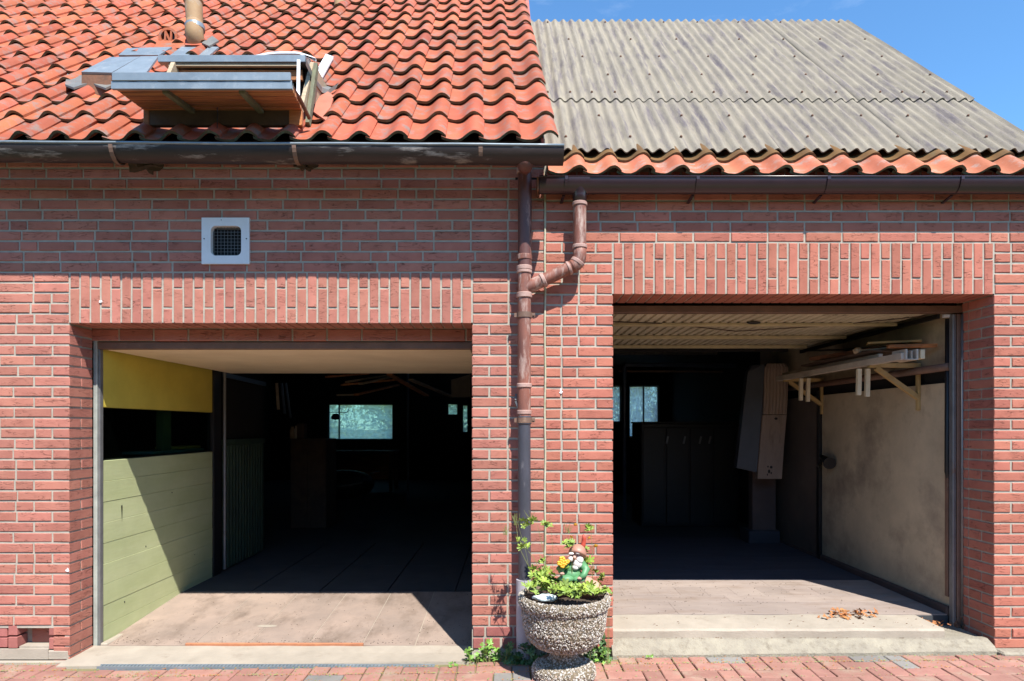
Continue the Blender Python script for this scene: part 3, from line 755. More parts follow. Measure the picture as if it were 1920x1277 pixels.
for i, (k, M_) in enumerate(cand):
    me = tiles[rng.randrange(5)]
    if i < 300 and k < 99: inst('roof_tile', me, roofL, M=M_)
    else:
        n0 = len(rest.m); rest.add([v.co for v in me.vertices], [tuple(p.vertices) for p in me.polygons], M_); rnd += [rng.random()]*len(me.vertices)
        for pi, p in enumerate(me.polygons): rest.m[n0+pi] = p.material_index
o = rest.build('roof_tile', [TILE, EDGE], roofL, smooth=False, kind='stuff')
a_ = o.data.attributes.new('rnd', 'FLOAT', 'POINT'); a_.data.foreach_set('value', rnd)
o.data.polygons.foreach_set('use_smooth', [True]*len(o.data.polygons)); o.data.set_sharp_from_angle(angle=R(40))
# battens / underlay plane under the tiles, and closure of the eaves
def rp_(t, off=0): return (Y0 + t*ct - off*st*-1*-1*0 + off*(-st), Z0 + t*st + off*ct)
m = MB()
for (t0, t1, o0, o1, x0, x1) in ((.1, 8.8, -.05, -.015, -6.2, .17),):
    a = rp_(t0, o0); b = rp_(t1, o0); c = rp_(t1, o1); d = rp_(t0, o1)
    sh0, sh1 = SH*t0*ct, SH*t1*ct
    m.add([(x0,*a),(x1+sh0,*a),(x1+sh1,*b),(x0,*b),(x0,*d),(x1+sh0,*d),(x1+sh1,*c),(x0,*c)], [(0,3,2,1),(4,5,6,7),(0,1,5,4),(1,2,6,5),(2,3,7,6),(3,0,4,7)])
m.build('underlay', DARKW, roofL)
yr, zr = rp_(8.8)
m = MB(); m.quadbox([(-6.2, yr, zr), (-.2, yr, zr), (-.2, yr+6, zr-5.8), (-6.2, yr+6, zr-5.8)], (0,0,-.05)); m.build('back_slope', TILE, roofL)
m = MB(); m.add([(JX-.02,.0,3.14),(JX-.02,yr,zr-.2),(JX-.02,12,3.1),(JX-.12,.0,3.14),(JX-.3,yr,zr-.2),(JX-.12,12,3.1)], [(0,1,2),(5,4,3),(0,3,4,1),(1,4,5,2)])
m.build('gable_wall', PLB, left)
MB().box(LW0, JX-.01, -.012, .1, 3.14, 3.2).build('wall_plate', WOODD, left)

# right roof
RY0, RZ0 = -.105, EYE + 1.448
roofR = empty('roof', (0,0,0)); roofR.parent = right; roofR.location = -Vector(right.location)
tr_ = [tile_mesh(.1995, .30, 20+k, TILE2, A=.05) for k in range(4)]
to_ = [tile_mesh(.1995, .26, 30+k, OCHRE, A=.05) for k in range(2)]
for cc in range(15):
    x = .215 + cc*.1995
    for me_, t in ((tr_[cc % 4], 0), (to_[cc % 2], .205)):
        M_ = Matrix.Translation((x+rng.uniform(-.003,.003), RY0+t*ct, RZ0+t*st)) @ Euler((TH, 0, rng.uniform(-.01,.01))).to_matrix().to_4x4()
        if t > 0: M_ = M_ @ Matrix.Translation((0, 0, -.004))
        inst('roof_tile', me_, roofR, M=M_)
def corr_sheet(x0, x1, t0, t1, off, sd):
    m = MB(); P = .0795; A = .0125; nx = int(round((x1-x0)/P*8)); nt_ = 14; th = .007
    vv = []; ff = []
    for sd_ in (0, 1):
        for j in range(nt_+1):
            t = t0 + (t1-t0)*j/nt_
            for i in range(nx+1):
                x = x0 + (x1-x0)*i/nx
                h = off + A*math.sin(2*math.pi*x/P) + .004*noise.noise(Vector((x*1.2, t*1.4, sd))) - th*sd_
                e = .004*noise.noise(Vector((x*9, sd, 3))) if j in (0, nt_) else 0
                y, z = RY0 + (t+e)*ct - h*st, RZ0 + (t+e)*st + h*ct
                vv.append((x, y, z))
    k = (nx+1); q = (nt_+1)*k
    for j in range(nt_):
        for i in range(nx):
            ff.append((j*k+i, j*k+i+1, (j+1)*k+i+1, (j+1)*k+i)); ff.append((q+j*k+i, q+(j+1)*k+i, q+(j+1)*k+i+1, q+j*k+i+1))
    for i in range(nx):
        for j in (0, nt_): ff.append((j*k+i, q+j*k+i, q+j*k+i+1, j*k+i+1))
    for j in range(nt_):
        for i in (0, nx): ff.append((j*k+i, (j+1)*k+i, q+(j+1)*k+i, q+j*k+i))
    m.add(vv, ff); return m.build('corrugated_sheet', CORR, roofR, smooth=50.0)
cx0, cx1 = .02, 3.268
nsh = 4
for i in range(nsh):
    a, b = cx0 + (cx1-cx0)*i/nsh, cx0 + (cx1-cx0)*(i+1)/nsh
    corr_sheet(a, b, .262, 1.40, .064, i); corr_sheet(a, b, 1.165, 3.525, .074, i+10)
sc_ = MB(); sr = random.Random(5)
for t in (.44, .82, 1.28, 1.70, 2.2, 2.75, 3.38):
    i = 2 + sr.randrange(3)
    while True:
        x = (i + .25)*.0795 + sr.uniform(-.004, .004)
        if x > cx1-.02: break
        off = (.064 if t < 1.16 else .074) + .0125
        y, z = RY0 + t*ct - off*st, RZ0 + t*st + off*ct
        q = Vector((0, -st, ct))*.010
        sc_.tube([(x, y, z), (x+q.x, y+q.y, z+q.z)], [.010, .006], 6)
        i += sr.choice((4, 5, 5, 7)) if t != 1.28 else sr.choice((2, 2, 3, 4))
sc_.build('screw', RUST, roofR, kind='stuff')
ry, rz_ = RY0 + 3.46*ct, RZ0 + 3.46*st
m = MB(); m.quadbox([(cx0, ry, rz_), (cx1, ry, rz_), (cx1, ry+3, rz_-2.8), (cx0, ry+3, rz_-2.8)], (0,0,-.02)); m.build('back_slope', CORR, roofR)
m = MB(); m.quadbox([(cx0, RY0+.15*ct, RZ0+.15*st-.05), (cx1-.03, RY0+.15*ct, RZ0+.15*st-.05), (cx1-.03, ry, rz_-.03), (cx0, ry, rz_-.03)], (0,0,-.02)); m.build('underlay', DARKW, roofR)
m = MB(); m.add([(RW1,RD,2.5),(RW1,ry,rz_-.1),(RW1,ry+3,2.5),(RW1-.1,RD,2.5),(RW1-.1,ry,rz_-.1),(RW1-.1,ry+3,2.5)], [(0,1,2),(5,4,3),(0,3,4,1),(1,4,5,2)])
m.build('gable_wall', PLB, right)

# ------------------------------------------------------------------ GUTTERS
def gutter_profile(w_, h_, nseg=12):
    p = []
    for i in range(nseg+1):
        a = math.pi*i/nseg
        p.append((-math.cos(a)*w_/2, -math.sin(a)*h_))
    return p
def gutter(m, x0, x1, yc, zt, w_, h_, n=1, drop=0, wob=0, th=.003, bead=.007, endcap=()):
    P = gutter_profile(w_, h_); k = len(P); vv = []; ff = []
    for s_ in (0, 1):
        for i in range(n+1):
            x = x0 + (x1-x0)*i/n; dz = -drop*i/n + wob*noise.noise(Vector((x*1.7, 2, 0)))
            dy = wob*noise.noise(Vector((x*2.1, 9, 0)))
            for y, z in P:
                r_ = 1 - s_*th/(w_/2); vv.append((x, yc + y*r_ + dy, zt + z*r_ + dz))
    q = (n+1)*k
    for i in range(n):
        for j in range(k-1):
            ff.append((i*k+j, (i+1)*k+j, (i+1)*k+j+1, i*k+j+1)); ff.append((q+i*k+j, q+i*k+j+1, q+(i+1)*k+j+1, q+(i+1)*k+j))
        for j in (0, k-1): ff.append((i*k+j, q+i*k+j, q+(i+1)*k+j, (i+1)*k+j))
    for e in endcap: ff.append(tuple(e*n*k+j for j in range(k)))
    m.add(vv, ff)
GW, GH, GY, GZT = .135, .080, -.312, wz(268.5, -.35)
gl_ = empty('gutter', (-1.4, GY, GZT), 'old dark brown half round gutter with a pale rim below the orange tiles', 'gutter')
m = MB(); gutter(m, -4.2, wx(1057, -.35), GY, GZT, GW, GH, 30, .024, .006, endcap=(1,)); m.build('trough', GUTB, gl_, smooth=35.0)
m = MB(); m.tube([(-4.2 + i*(wx(1057,-.35)+4.2)/30, GY-GW/2 + .006*noise.noise(Vector(((-4.2 + i*(wx(1057,-.35)+4.2)/30)*2.1, 9, 0))), GZT+.001-.024*i/30 + .006*noise.noise(Vector(((-4.2 + i*(wx(1057,-.35)+4.2)/30)*1.7, 2, 0)))) for i in range(31)], .0075, 8); m.build('rim', ZINC, gl_, smooth=True)
for px in (-120, 218, 557, 902):
    x = wx(px, -.33); m = MB(); P = gutter_profile(GW+.008, GH+.005)
    for (a, b) in zip(P[3:-1], P[4:]):
        zt = GZT - .012
        m.bar((x, GY-a[0]*1-0, zt+a[1]), (x, GY-b[0], zt+b[1]), .02, .004, up=(1,0,0)) if False else m.quadbox([(x-.011, GY+a[0]*-1, zt+a[1]), (x+.011, GY-a[0], zt+a[1]), (x+.011+.0, GY-b[0], zt+b[1]), (x-.011, GY-b[0], zt+b[1])], (0, 0, -.004))
    m.build('bracket', BROWNM, gl_)
RGY, RGZ, RGW, RGH = -.095, wz(330.5, -.15), .105, .082
gr_ = empty('gutter', (1.8, RGY, RGZ), 'glossy dark plum plastic gutter under the corrugated roof', 'gutter')
m = MB(); gutter(m, wx(1011, -.1), 3.3, RGY, RGZ, RGW, RGH, 4, 0, 0, endcap=(0,)); m.build('trough', GUTP, gr_, smooth=35.0)
MB().tube([(wx(1011,-.15), RGY-RGW/2, RGZ), (3.3, RGY-RGW/2, RGZ)], .006, 8).build('rim', GUTP, gr_, smooth=True)
for px in (1062, 1308, 1553, 1803):
    x = wx(px, -.14); m = MB(); P = gutter_profile(RGW+.008, RGH+.004, 14)
    for (a, b) in zip(P[:-1], P[1:]):
        m.quadbox([(x-.009, RGY+a[0], RGZ+.003+a[1]), (x+.009, RGY+a[0], RGZ+.003+a[1]), (x+.009, RGY+b[0], RGZ+.003+b[1]), (x-.009, RGY+b[0], RGZ+.003+b[1])], (0, -.003, -.001))
    m.bar((x-.01, RGY+.02, RGZ-RGH), (x-.02, -.005, RGZ-RGH-.022), .016, .008)
    m.build('bracket', GUTP, gr_)
MB().box(wx(1010,-.09)-.012, wx(1010,-.09)+.0, -.14, -.02, RGZ-.075, RGZ+.004, .003).build('end_cap', RUST, gr_)
m = MB(); gutter(m, wx(1066,-.15), wx(1106,-.15), RGY, RGZ+.003, RGW+.010, RGH+.006, 1); m.build('outlet_sleeve', GUTP, gr_, smooth=35.0)

# ------------------------------------------------------------------ DOWNPIPES
PY = -.075
dp = empty('downpipe', (wx(984, PY), PY, 0), 'tall weathered downpipe, brown above and dark grey below, between the doorways', 'downpipe')
X = wx(984, PY)
def zP(y): return wz(y, PY)
MB().tube([(X-.002, GY, wz(296, GY)), (X-.002, GY, wz(305, GY)), (X, -.20, wz(312,-.2)), (X, -.10, zP(318)), (X, PY, zP(330)), (X, PY, zP(340))], [.05, .048, .042, .040, .040, .040], 20).build('swan_neck', PIPED, dp, smooth=True)
MB().tube([(X, PY, zP(322)), (X, PY, zP(505))], .0405, 24).build('pipe_section', PIPED, dp, smooth=40.0)
MB().tube([(X-.003, PY, zP(500)), (X-.004, PY, zP(786))], .039, 24).build('pipe_section', PIPEB, dp, smooth=40.0)
MB().tube([(X-.004, PY, zP(783)), (X-.001, PY, zP(1095))], .0375, 24).build('pipe_section', PIPEG, dp, smooth=40.0)
MB().tube([(X-.006, PY, zP(1086)), (X-.006, PY, zP(1240))], [.0455, .0435], 24).build('pipe_section', PIPEL, dp, smooth=40.0)
for y, hh, r_, M_ in ((321, 5, .046, PIPEC), (483, 5, .0455, PIPEB), (503, 4, .046, PIPEC), (510, 3, .0455, PIPEC), (554, 5, .046, PIPEC), (723, 4, .045, PIPEC), (773, 4, .043, PIPEC), (788, 8, .0415, PIPEG)):
    MB().tube([(X-.003, PY, zP(y-hh)), (X-.003, PY, zP(y-hh+1)), (X-.003, PY, zP(y+hh-1)), (X-.003, PY, zP(y+hh))], [r_-.003, r_, r_, r_-.003], 24).build('collar', M_, dp, smooth=35.0)
for y in (591, 788):
    m = MB(); m.tube([(X-.003, PY, zP(y-5)), (X-.003, PY, zP(y+5))], .0438, 24)
    m.box(X-.062, X-.042, PY-.006, PY+.006, zP(y+4), zP(y-4)); m.box(X+.040, X+.060, PY-.006, PY+.006, zP(y+4), zP(y-4))
    m.tube([(X+.052, PY-.016, zP(y)), (X+.052, PY+.02, zP(y))], .006, 6); m.bar((X, PY+.04, zP(y)), (X, .0, zP(y)), .012, .012)
    m.build('clamp', BROWNM, dp, smooth=35.0)
MB().bar((X-.05, PY+.06, zP(740)), (X-.052, PY+.01, zP(752)), .012, .02).bar((X-.052, PY+.01, zP(752)), (X-.035, PY, zP(766)), .01, .012).build('hook', STEEL, dp)
br = empty('downpipe', (wx(1085, -.09), -.09, 2), 'short elbowed brown branch pipe running from the right gutter into the tall downpipe', 'downpipe')
XB = wx(1087, -.09); QY = -.088
def zQ(y): return wz(y, QY)
MB().tube([(XB, QY, zQ(340)), (XB, QY, zQ(351)), (XB, QY, zQ(361)), (XB, QY, zQ(368)), (XB, QY, zQ(383))], [.058, .055, .046, .041, .039], 20).build('outlet', GUTP, br, smooth=True)
MB().tube([(XB, QY, zQ(380)), (XB, QY, zQ(466))], .0385, 20).build('pipe_section', PIPEB, br, smooth=40.0)
el = []
c = Vector((XB-.075, QY, zQ(478)))
for i in range(9):
    a = math.radians(i*8.5); el.append((c.x + .075*math.cos(a), QY+.004*i/8, c.z - .075*math.sin(a)))
el = [(XB, QY, zQ(464))] + el
MB().tube(el, .0395, 18).build('elbow', PIPEB, br, smooth=True)
pe = Vector(el[-1]); pj = Vector((X+.005, PY, zP(541)))
MB().tube([pe + (pe-pj).normalized()*.004, pe + (pj-pe)*.5, pj], .0378, 18).build('pipe_section', PIPEB, br, smooth=40.0)
def coll(p, d, r_=.044, h=.011, M_=PIPEC):
    d = Vector(d).normalized(); MB().tube([p-d*h, p-d*h*.7, p+d*h*.7, p+d*h], [r_-.003, r_, r_, r_-.003], 20).build('collar', M_, br, smooth=35.0)
coll(Vector((XB, QY, zQ(383))), (0,0,1)); coll(Vector((XB, QY, zQ(463))), (0,0,1)); 
coll(Vector(el[5]), Vector(el[6])-Vector(el[4]), .043); coll(pe + (pj-pe)*.06, pj-pe, .042, .008); coll(pe + (pj-pe)*.62, pj-pe, .044)

# nests beneath the left gutter
for i, px in enumerate((272, 572)):
    o = MB().ball((0, 0, 0), .075 if i == 0 else .05, 14, 9, (1.15, .7, .55), .9, i*5+2).build('bird_nest', NEST, smooth=False)
    o.location = (wx(px, -.2), -.2, wz(306 if i == 0 else 309, -.2))
    tag(o, ('larger dark mud lump under the old gutter above the wall vent side' if i == 0 else 'smaller dark mud lump under the old gutter right of the vent'), 'nest')

# ------------------------------------------------------------------ WALL VENT
vt = empty('wall_vent', (wx(424), 0, wz(453)), 'white square wall vent with a rounded meshed opening', 'vent')
vx0, vx1, vz0, vz1 = wx(380), wx(469), wz(496), wz(409.5)
ox0, ox1, oz0, oz1 = wx(397), wx(454), wz(480.5), wz(425)
rad = .03; inner = []
for cx_, cz_, a0 in ((ox1-rad, oz1-rad, 0), (ox0+rad, oz1-rad, 90), (ox0+rad, oz0+rad, 180), (ox1-rad, oz0+rad, 270)):
    for k in range(6):
        a = R(a0 + k*18); inner.append((cx_+rad*math.cos(a), cz_+rad*math.sin(a)))
outer = []
for (x_, z_) in inner:
    cx_, cz_ = (vx0+vx1)/2, (vz0+vz1)/2; dx, dz = x_-cx_, z_-cz_
    k = min((vx1-vx0)/2/abs(dx) if dx else 9, (vz1-vz0)/2/abs(dz) if dz else 9); outer.append((cx_+dx*k, cz_+dz*k))
# snap corners
for cxn, czn in ((vx1,vz1),(vx0,vz1),(vx0,vz0),(vx1,vz0)):
    b = min(range(24), key=lambda i: (outer[i][0]-cxn)**2 + (outer[i][1]-czn)**2); outer[b] = (cxn, czn)
vv = []; ff = []
for y in (-.014, .02):
    vv += [(x_, y, z_) for x_, z_ in outer] + [(x_, y, z_) for x_, z_ in inner]
for i in range(24):
    j = (i+1) % 24
    ff += [(i, j, 24+j, 24+i), (48+i, 72+i, 72+j, 48+j), (i, 48+i, 48+j, j), (24+i, 24+j, 72+j, 72+i)]
m = MB(); m.add(vv, ff); m.build('frame', WHITE, vt)
g_ = MB()
for i in range(9): xx = ox0 + (ox1-ox0)*(i+.5)/9; g_.box(xx-.0008, xx+.0008, .010, .0116, oz0, oz1)
for i in range(9): zz = oz0 + (oz1-oz0)*(i+.5)/9; g_.box(ox0, ox1, .0118, .0134, zz-.0008, zz+.0008)
g_.build('mesh_grid', STEEL, vt)
MB().box(ox0-.01, ox1+.01, .095, .1, oz0-.01, oz1+.01).box(ox0-.012, ox0-.01, .02, .095, oz0-.01, oz1+.01).build('duct', DARKW, vt)
MB().tube([(vx0+.016, -.0165, wz(449)), (vx0+.016, -.013, wz(449))], .004, 8).tube([(vx1-.016, -.0165, wz(449)), (vx1-.016, -.013, wz(449))], .004, 8).tube([(wx(417), -.0165, wz(414)), (wx(417), -.013, wz(414))], .0025, 8).build('screw', BLACK, vt)
def rp3(px, py, off=0.0):
    k = (800-py)*S/D; B = st/ct; A = (Z0-EYE) - Y0*B + off/ct
    Y = (A - k*D)/(k - B); return (wx(px, Y), Y, wz(py, Y))
# ------------------------------------------------------------------ ROOF HATCH
hatch = empty('roof_hatch', (-1.68, -.2, 3.12), 'weathered wooden roof hatch with metal rims and a folded out flap', 'roof hatch')
HX0, HX1 = wx(273, -.2), wx(567, -.2); HB, HT = wz(237, -.2), wz(207.5, -.2)
FY = -.535; FX0, FX1 = wx(210, FY), wx(545, FY); FZ0, FZ1 = wz(165, FY), wz(138, FY)
MB().box(HX0, HX1, -.215, -.18, HB, HT, .003).build('sill_board', WOODD, hatch)
MB().box(HX0-.003, HX0+.03, -.219, -.19, HB-.004, HT+.003, .003).build('board_end', WOODR, hatch)
MB().box(HX1-.07, HX1+.003, -.219, -.19, HB-.004, HT+.003, .003).build('board_end', WOODR, hatch)
nfl = 6
for i in range(nfl):      # flap planks run along X, stacked from hinge to the outer rim
    a, b = i/nfl, (i+1)/nfl - .03
    def q(t): return (-.205 + (FY+.01+.205)*t, HT-.005 + (FZ0+.012-HT)*t)
    def qx(t): return (HX0 + (FX0-HX0)*t, HX1 + (FX1-HX1)*t)
    (ya, za), (yb_, zb_) = q(a), q(b); (xa0, xa1), (xb0, xb1) = qx(a), qx(b)
    MB().quadbox([(xa0, ya, za), (xa1, ya, za), (xb1, yb_, zb_), (xb0, yb_, zb_)], (0, .004, .022)).build('flap_plank', WOODR, hatch)
for px0, px1 in ((312, 362), (455, 490)):
    xa = wx(px0, FY+.05); xb = wx(px1, -.23)
    MB().bar((xa, FY+.04, FZ0+.004), (xb, -.235, HT-.022), .032, .022).build('flap_batten', WOODG, hatch)
MB().box(FX0, FX1, FY-.004, FY+.012, FZ0+.036, FZ1+.006, .003).build('flap_rim', ZINC, hatch)
m = MB(); nn = 30; vv = []; ff = []
for i in range(nn+1):
    x = FX0-.006 + (FX1-FX0+.012)*i/nn; dz = .004*math.sin(i*1.3)
    vv += [(x, FY+.002, FZ0+.036+dz), (x, FY+.002, FZ0-.002), (x, FY+.02, FZ0-.002), (x, FY+.02, FZ0+.036)]
for i in range(nn):
    for j in range(4): ff.append((i*4+j, (i+1)*4+j, (i+1)*4+(j+1) % 4, i*4+(j+1) % 4))
m.add(vv, ff); m.build('flap_apron', LEAD if False else ZINC, hatch)
BY = .06; BX0, BX1 = wx(297, BY), wx(573, BY); BZ0, BZ1 = wz(118, BY), wz(104.5, BY)
MB().box(BX0, BX1, BY-.01, BY+.03, BZ0, BZ1, .003).build('lid_rim', ZINC, hatch)
m = MB(); m.quadbox([(BX0+.01, BY+.031, BZ0+.01), (BX1-.01, BY+.031, BZ0+.01), (BX1-.01, .50, BZ0+.03), (BX0+.01, .50, BZ0+.03)], (0,0,.02)); m.build('lid', ZINC, hatch)
ys0, ys1 = -.08, .13
MB().box(BX0+.06, BX1-.04, BY+.0, BY+.022, wz(124, BY), BZ0-.002, .002).build('front_board', WOODP, hatch)
MB().box(BX0+.09, BX1-.03, BY+.03, BY+.05, wz(145, BY), wz(125.5, BY), .002).build('front_board', WOODR, hatch)
for x0, x1, M_ in ((HX0+.01, HX0+.035, WOODP), (HX1-.035, HX1-.012, WOODP)):
    m = MB(); m.add([(x0,-.17,HT),(x1,-.17,HT),(x1,.40,HT+.42),(x0,.40,HT+.42),(x0,-.17,HT+.02),(x1,-.17,HT+.02),(x1,BY-.012,BZ0-.002),(x0,BY-.012,BZ0-.002),(x1,.40,BZ0-.002),(x0,.40,BZ0-.002)],
        [(0,1,5,4),(0,4,7,9,3),(1,2,8,6,5),(4,5,6,7),(7,6,8,9),(2,3,9,8),(0,3,2,1)])
    m.build('side_cheek', M_, hatch)
MB().bar((HX1+.006, -.12, HT-.04), (HX1+.008, .03, wz(122, .03)), .022, .035).build('corner_post', WOODG, hatch)
MB().bar((HX1-.028, -.19, HT), (wx(562, BY), BY-.02, BZ0), .018, .018).build('corner_post', WHITE, hatch)
MB().box(HX0+.05, HX1-.04, .14, .16, HT, BZ0).build('inner_back', DARKW, hatch)
MB().tube([(wx(548,-.4), -.45, wz(156,-.45)), (wx(562,-.32), -.32, wz(185,-.32)), (wx(580,-.2), -.2, wz(222,-.2))], .011, 8).build('prop', RUST, hatch)
MB().tube([(wx(407,-.25), -.25, wz(198,-.25)), (wx(408,-.26), -.26, wz(220,-.26)), (wx(407,-.27), -.27, wz(242,-.27))], .0025, 5).build('chain', BLACK, hatch)
m = MB(); rc = Vector((wx(410,-.27), -.27, wz(250,-.27))); m.tube([rc + Vector((.013*math.cos(a), .004*math.sin(a), .018*math.sin(a))) for a in [i*2*math.pi/12 for i in range(13)]], .0035, 6, cap=False); m.build('ring', STEEL, hatch)
# curved plastic cover behind the lid, small tab and side flashings
m = MB(); pts = []
for i in range(13):
    t = i/12; pts.append((wx(468 + 102*t, .2), .2, wz(106 - 9.5*min(1, math.sin(math.pi*min(.5, t*.9)) if t < .56 else 1)*(1 if t < .9 else (1-(t-.9)*6)), .2)))
vv = []; ff = []
for p in pts: vv += [p, (p[0], p[1]+.25, p[2]+.12), (p[0], p[1]+.25, p[2]+.1), (p[0], p[1], p[2]-.012)]
for i in range(12):
    for j in range(4): ff.append((i*4+j, (i+1)*4+j, (i+1)*4+(j+1) % 4, i*4+(j+1) % 4))
m.add(vv, ff); m.build('curved_cover', WHITE, hatch)
def sheet(pts, M_, nm, th=.012, nrm=(0, .7, -.7)):
    MB().quadbox([(wx(x, Y), Y, wz(y, Y)) for x, y, Y in pts], Vector(nrm)*th).build(nm, M_, hatch)
def rsheet(pts, M_, nm, th=.012):
    MB().quadbox([rp3(*p) for p in pts], Vector((0, st, -ct))*th).build(nm, M_, hatch)
def skirt(p, q, M_, nm, h):      # a sheet edge folded down towards the tiles
    a, b = Vector(p), Vector(q); d = Vector((0, st*.0, -1))*h
    MB().quadbox([a, b, b+d, a+d], (0, .008, 0)).build(nm, M_, hatch)
rsheet([(152,134.5,.13), (209,136,.13), (262,106,.13), (206,107,.10)], ZINC, 'side_flashing')
rsheet([(211,136.3,.135), (272,139,.135), (297,105,.135), (263.5,105.5,.135)], ZINC, 'side_flashing')
skirt(rp3(153,135.5,.125), rp3(209,137,.125), RUST, 'flashing_front', .15)
skirt(rp3(211,137,.13), rp3(271,140,.13), RUST, 'flashing_front', .15)
rsheet([(222,103,.075), (298,103,.075), (322,88,.075), (238,90,.075)], ZINC, 'top_flashing')
rsheet([(318,104,.06), (352,104,.06), (372,88,.06), (340,88,.06)], ZINC, 'top_flashing')
rsheet([(372,104,.06), (392,104,.06), (410,88,.06), (392,87,.06)], ZINC, 'top_flashing')
rsheet([(378,80,.075), (392,86,.075), (410,76,.07), (398,67,.07)], LEAD, 'top_flashing')
rsheet([(590,138,.085), (603,146,.085), (625,106,.085), (611,101,.085)], WHITE, 'loose_strip')
rsheet([(583,206,.045), (612,226,.045), (626,180,.05), (600,160,.06)], TERRF, 'side_flashing')
m = MB(); pts = [(574,112,.30), (582,128,.24), (592,148,.16), (604,164,.085), (616,168,.06), (630,158,.055)]
vv = []; ff = []
for x, y, o_ in pts:
    p = Vector(rp3(x, y, o_)); q = Vector(rp3(x+6, y-4, max(.05, o_-.16))); vv += [p, p + Vector((0,-.008,-.035)), q]
for i in range(len(pts)-1):
    for j in range(3): ff.append((i*3+j, (i+1)*3+j, (i+1)*3+(j+1) % 3, i*3+(j+1) % 3))
m.add(vv, ff); m.build('lead_apron', LEAD, hatch)
m = MB(); vv = []; ff = []
cvx = [(122,158),(138,164),(156,158),(170,154),(184,160),(198,165),(212,158),(232,157),(248,163)]
for x, y in cvx:
    p = Vector(rp3(x, y, .075)); vv += [p, p + Vector((0, .004, -.012)), Vector(rp3(x+4, y-20, .055))]
for i in range(len(cvx)-1):
    for j in range(3): ff.append((i*3+j, (i+1)*3+j, (i+1)*3+(j+1) % 3, i*3+(j+1) % 3))
m.add(vv, ff); m.build('lower_apron', LEAD, hatch)

# roof vent pipe, grille tile, stub
def rt(t): return Y0 + t*ct, Z0 + t*st
vp = empty('vent_pipe', (-2.2, .9, 4.1), 'beige clay vent pipe with grey clamp standing on the tiles', 'vent pipe')
x0_, Yv, z0_ = rp3(368, 80, .05)
MB().tube([(x0_+.005, Yv+.07, z0_-.05), (x0_, Yv, z0_), (x0_-.002, Yv-.03, z0_+.06), (x0_-.006, Yv-.01, wz(46, Yv))], [.05, .062, .066, .064], 20).build('elbow', CLAYP, vp, smooth=40.0)
MB().tube([(x0_-.006, Yv-.01, wz(52, Yv)), (x0_-.016, Yv-.01, wz(4, Yv))], [.060, .064], 20).build('pipe_section', CLAYP, vp, smooth=40.0)
MB().tube([(x0_-.017, Yv-.01, wz(5, Yv)), (x0_-.018, Yv-.01, wz(2, Yv)), (x0_-.020, Yv-.01, wz(-20, Yv))], [.072, .072, .055], 20).build('rim', CLAYP, vp, smooth=35.0)
MB().tube([(x0_-.003, Yv-.012, wz(58, Yv)), (x0_-.006, Yv-.01, wz(50, Yv))], .0715, 20).build('clamp', ZINC, vp, smooth=40.0)
MB().quadbox([rp3(345,84,.055), rp3(391,84,.055), rp3(400,60,.055), rp3(356,60,.055)], Vector((0, st, -ct))*.01).build('base_plate', TILE, vp)
cx_, Yg, cz_ = rp3(315, 78, .05); cz_ += .035; r0 = 18*S*(D+Yg)/D
gt = empty('vent_tile', (cx_, Yg, cz_-.06), 'round clay vent tile with a slatted grille beside the vent pipe', 'vent tile')
m = MB(); m.tube([(cx_, Yg, cz_), (cx_+.0, Yg+.16, cz_+.01), (cx_, Yg+.3, cz_+.10)], [r0, r0*.95, r0*.5], 20, cap=False); m.build('hood', TILE, gt, smooth=40.0)
m = MB()
for a in range(20):
    a0, a1 = a*math.pi/10, (a+1)*math.pi/10
    m.quadbox([(cx_+r0*f_*math.cos(q_), Yg-.004, cz_+r0*f_*math.sin(q_)) for f_, q_ in ((1,a0),(1,a1),(.74,a1),(.74,a0))], (0, .02, 0))
for dx in (-.30, .30): m.bar((cx_+dx*r0-.004, Yg+.004, cz_-r0*.85), (cx_+dx*r0+.004, Yg+.004, cz_+r0*.85), .014, .012, up=(0,1,0))
m.bar((cx_-r0*.3, Yg+.006, cz_+r0*.7), (cx_+r0*.3, Yg+.006, cz_-r0*.7), .014, .012, up=(0,1,0))
m.build('grille', TILE, gt)
MB().tube([(cx_, Yg+.03, cz_), (cx_, Yg+.032, cz_)], r0*.85, 16).build('dark_hole', BLACK, gt)
MB().quadbox([rp3(288,90,.055), rp3(345,90,.055), rp3(352,66,.055), rp3(300,66,.055)], Vector((0, st, -ct))*.012).build('tile_base', TILE, gt)
xs_, Ys, zs_ = rp3(637, 13, .02)
stp = MB().tube([(xs_, Ys, zs_), (xs_, Ys, zs_+.3)], .05, 16).build('stub_pipe', CLAYP, smooth=40.0); tag(stp, 'orange clay stub pipe at the top edge of the tiled roof', 'vent pipe')

# ------------------------------------------------------------------ GARAGE DOORS
gd = empty('garage_door', (-1.4, 1.1, 1.9), 'plain cream up-and-over door raised open under the left ceiling', 'garage door')
DX0, DX1 = wx(196, LD+.04), wx(882, LD+.04)
zdl = wz(655, LD+.03)
MB().box(DX0, DX1, LD+.07, 2.06, zdl-.001, zdl+.028, .004).build('leaf', CREAM, gd)
MB().box(wx(172, LD)+.012, DX1+.05, LD+.02, LD+.065, zdl+.0, wz(641, LD+.02), .004).build('bottom_rail', BROWNM, gd)
MB().box(wx(172, LD), DX1+.06, LD+.11, LD+.2, zdl+.045, zdl+.20).build('head_fill', DARKW, gd)
MB().box(wx(171.5, LD)+.001, wx(179, LD), LD+.012, LD+.06, .0, hz0+.02, .004).build('side_frame', FRAMEG, gd)
MB().box(wx(179, LD)+.001, PX+.004, LD+.025, LD+.058, .0, zdl, .002).build('side_frame', STEEL, gd)
MB().box(LX1-.012, LX1+.01, LD+.012, LD+.06, .0, hz0+.02, .002).build('side_frame', BLACK, gd)
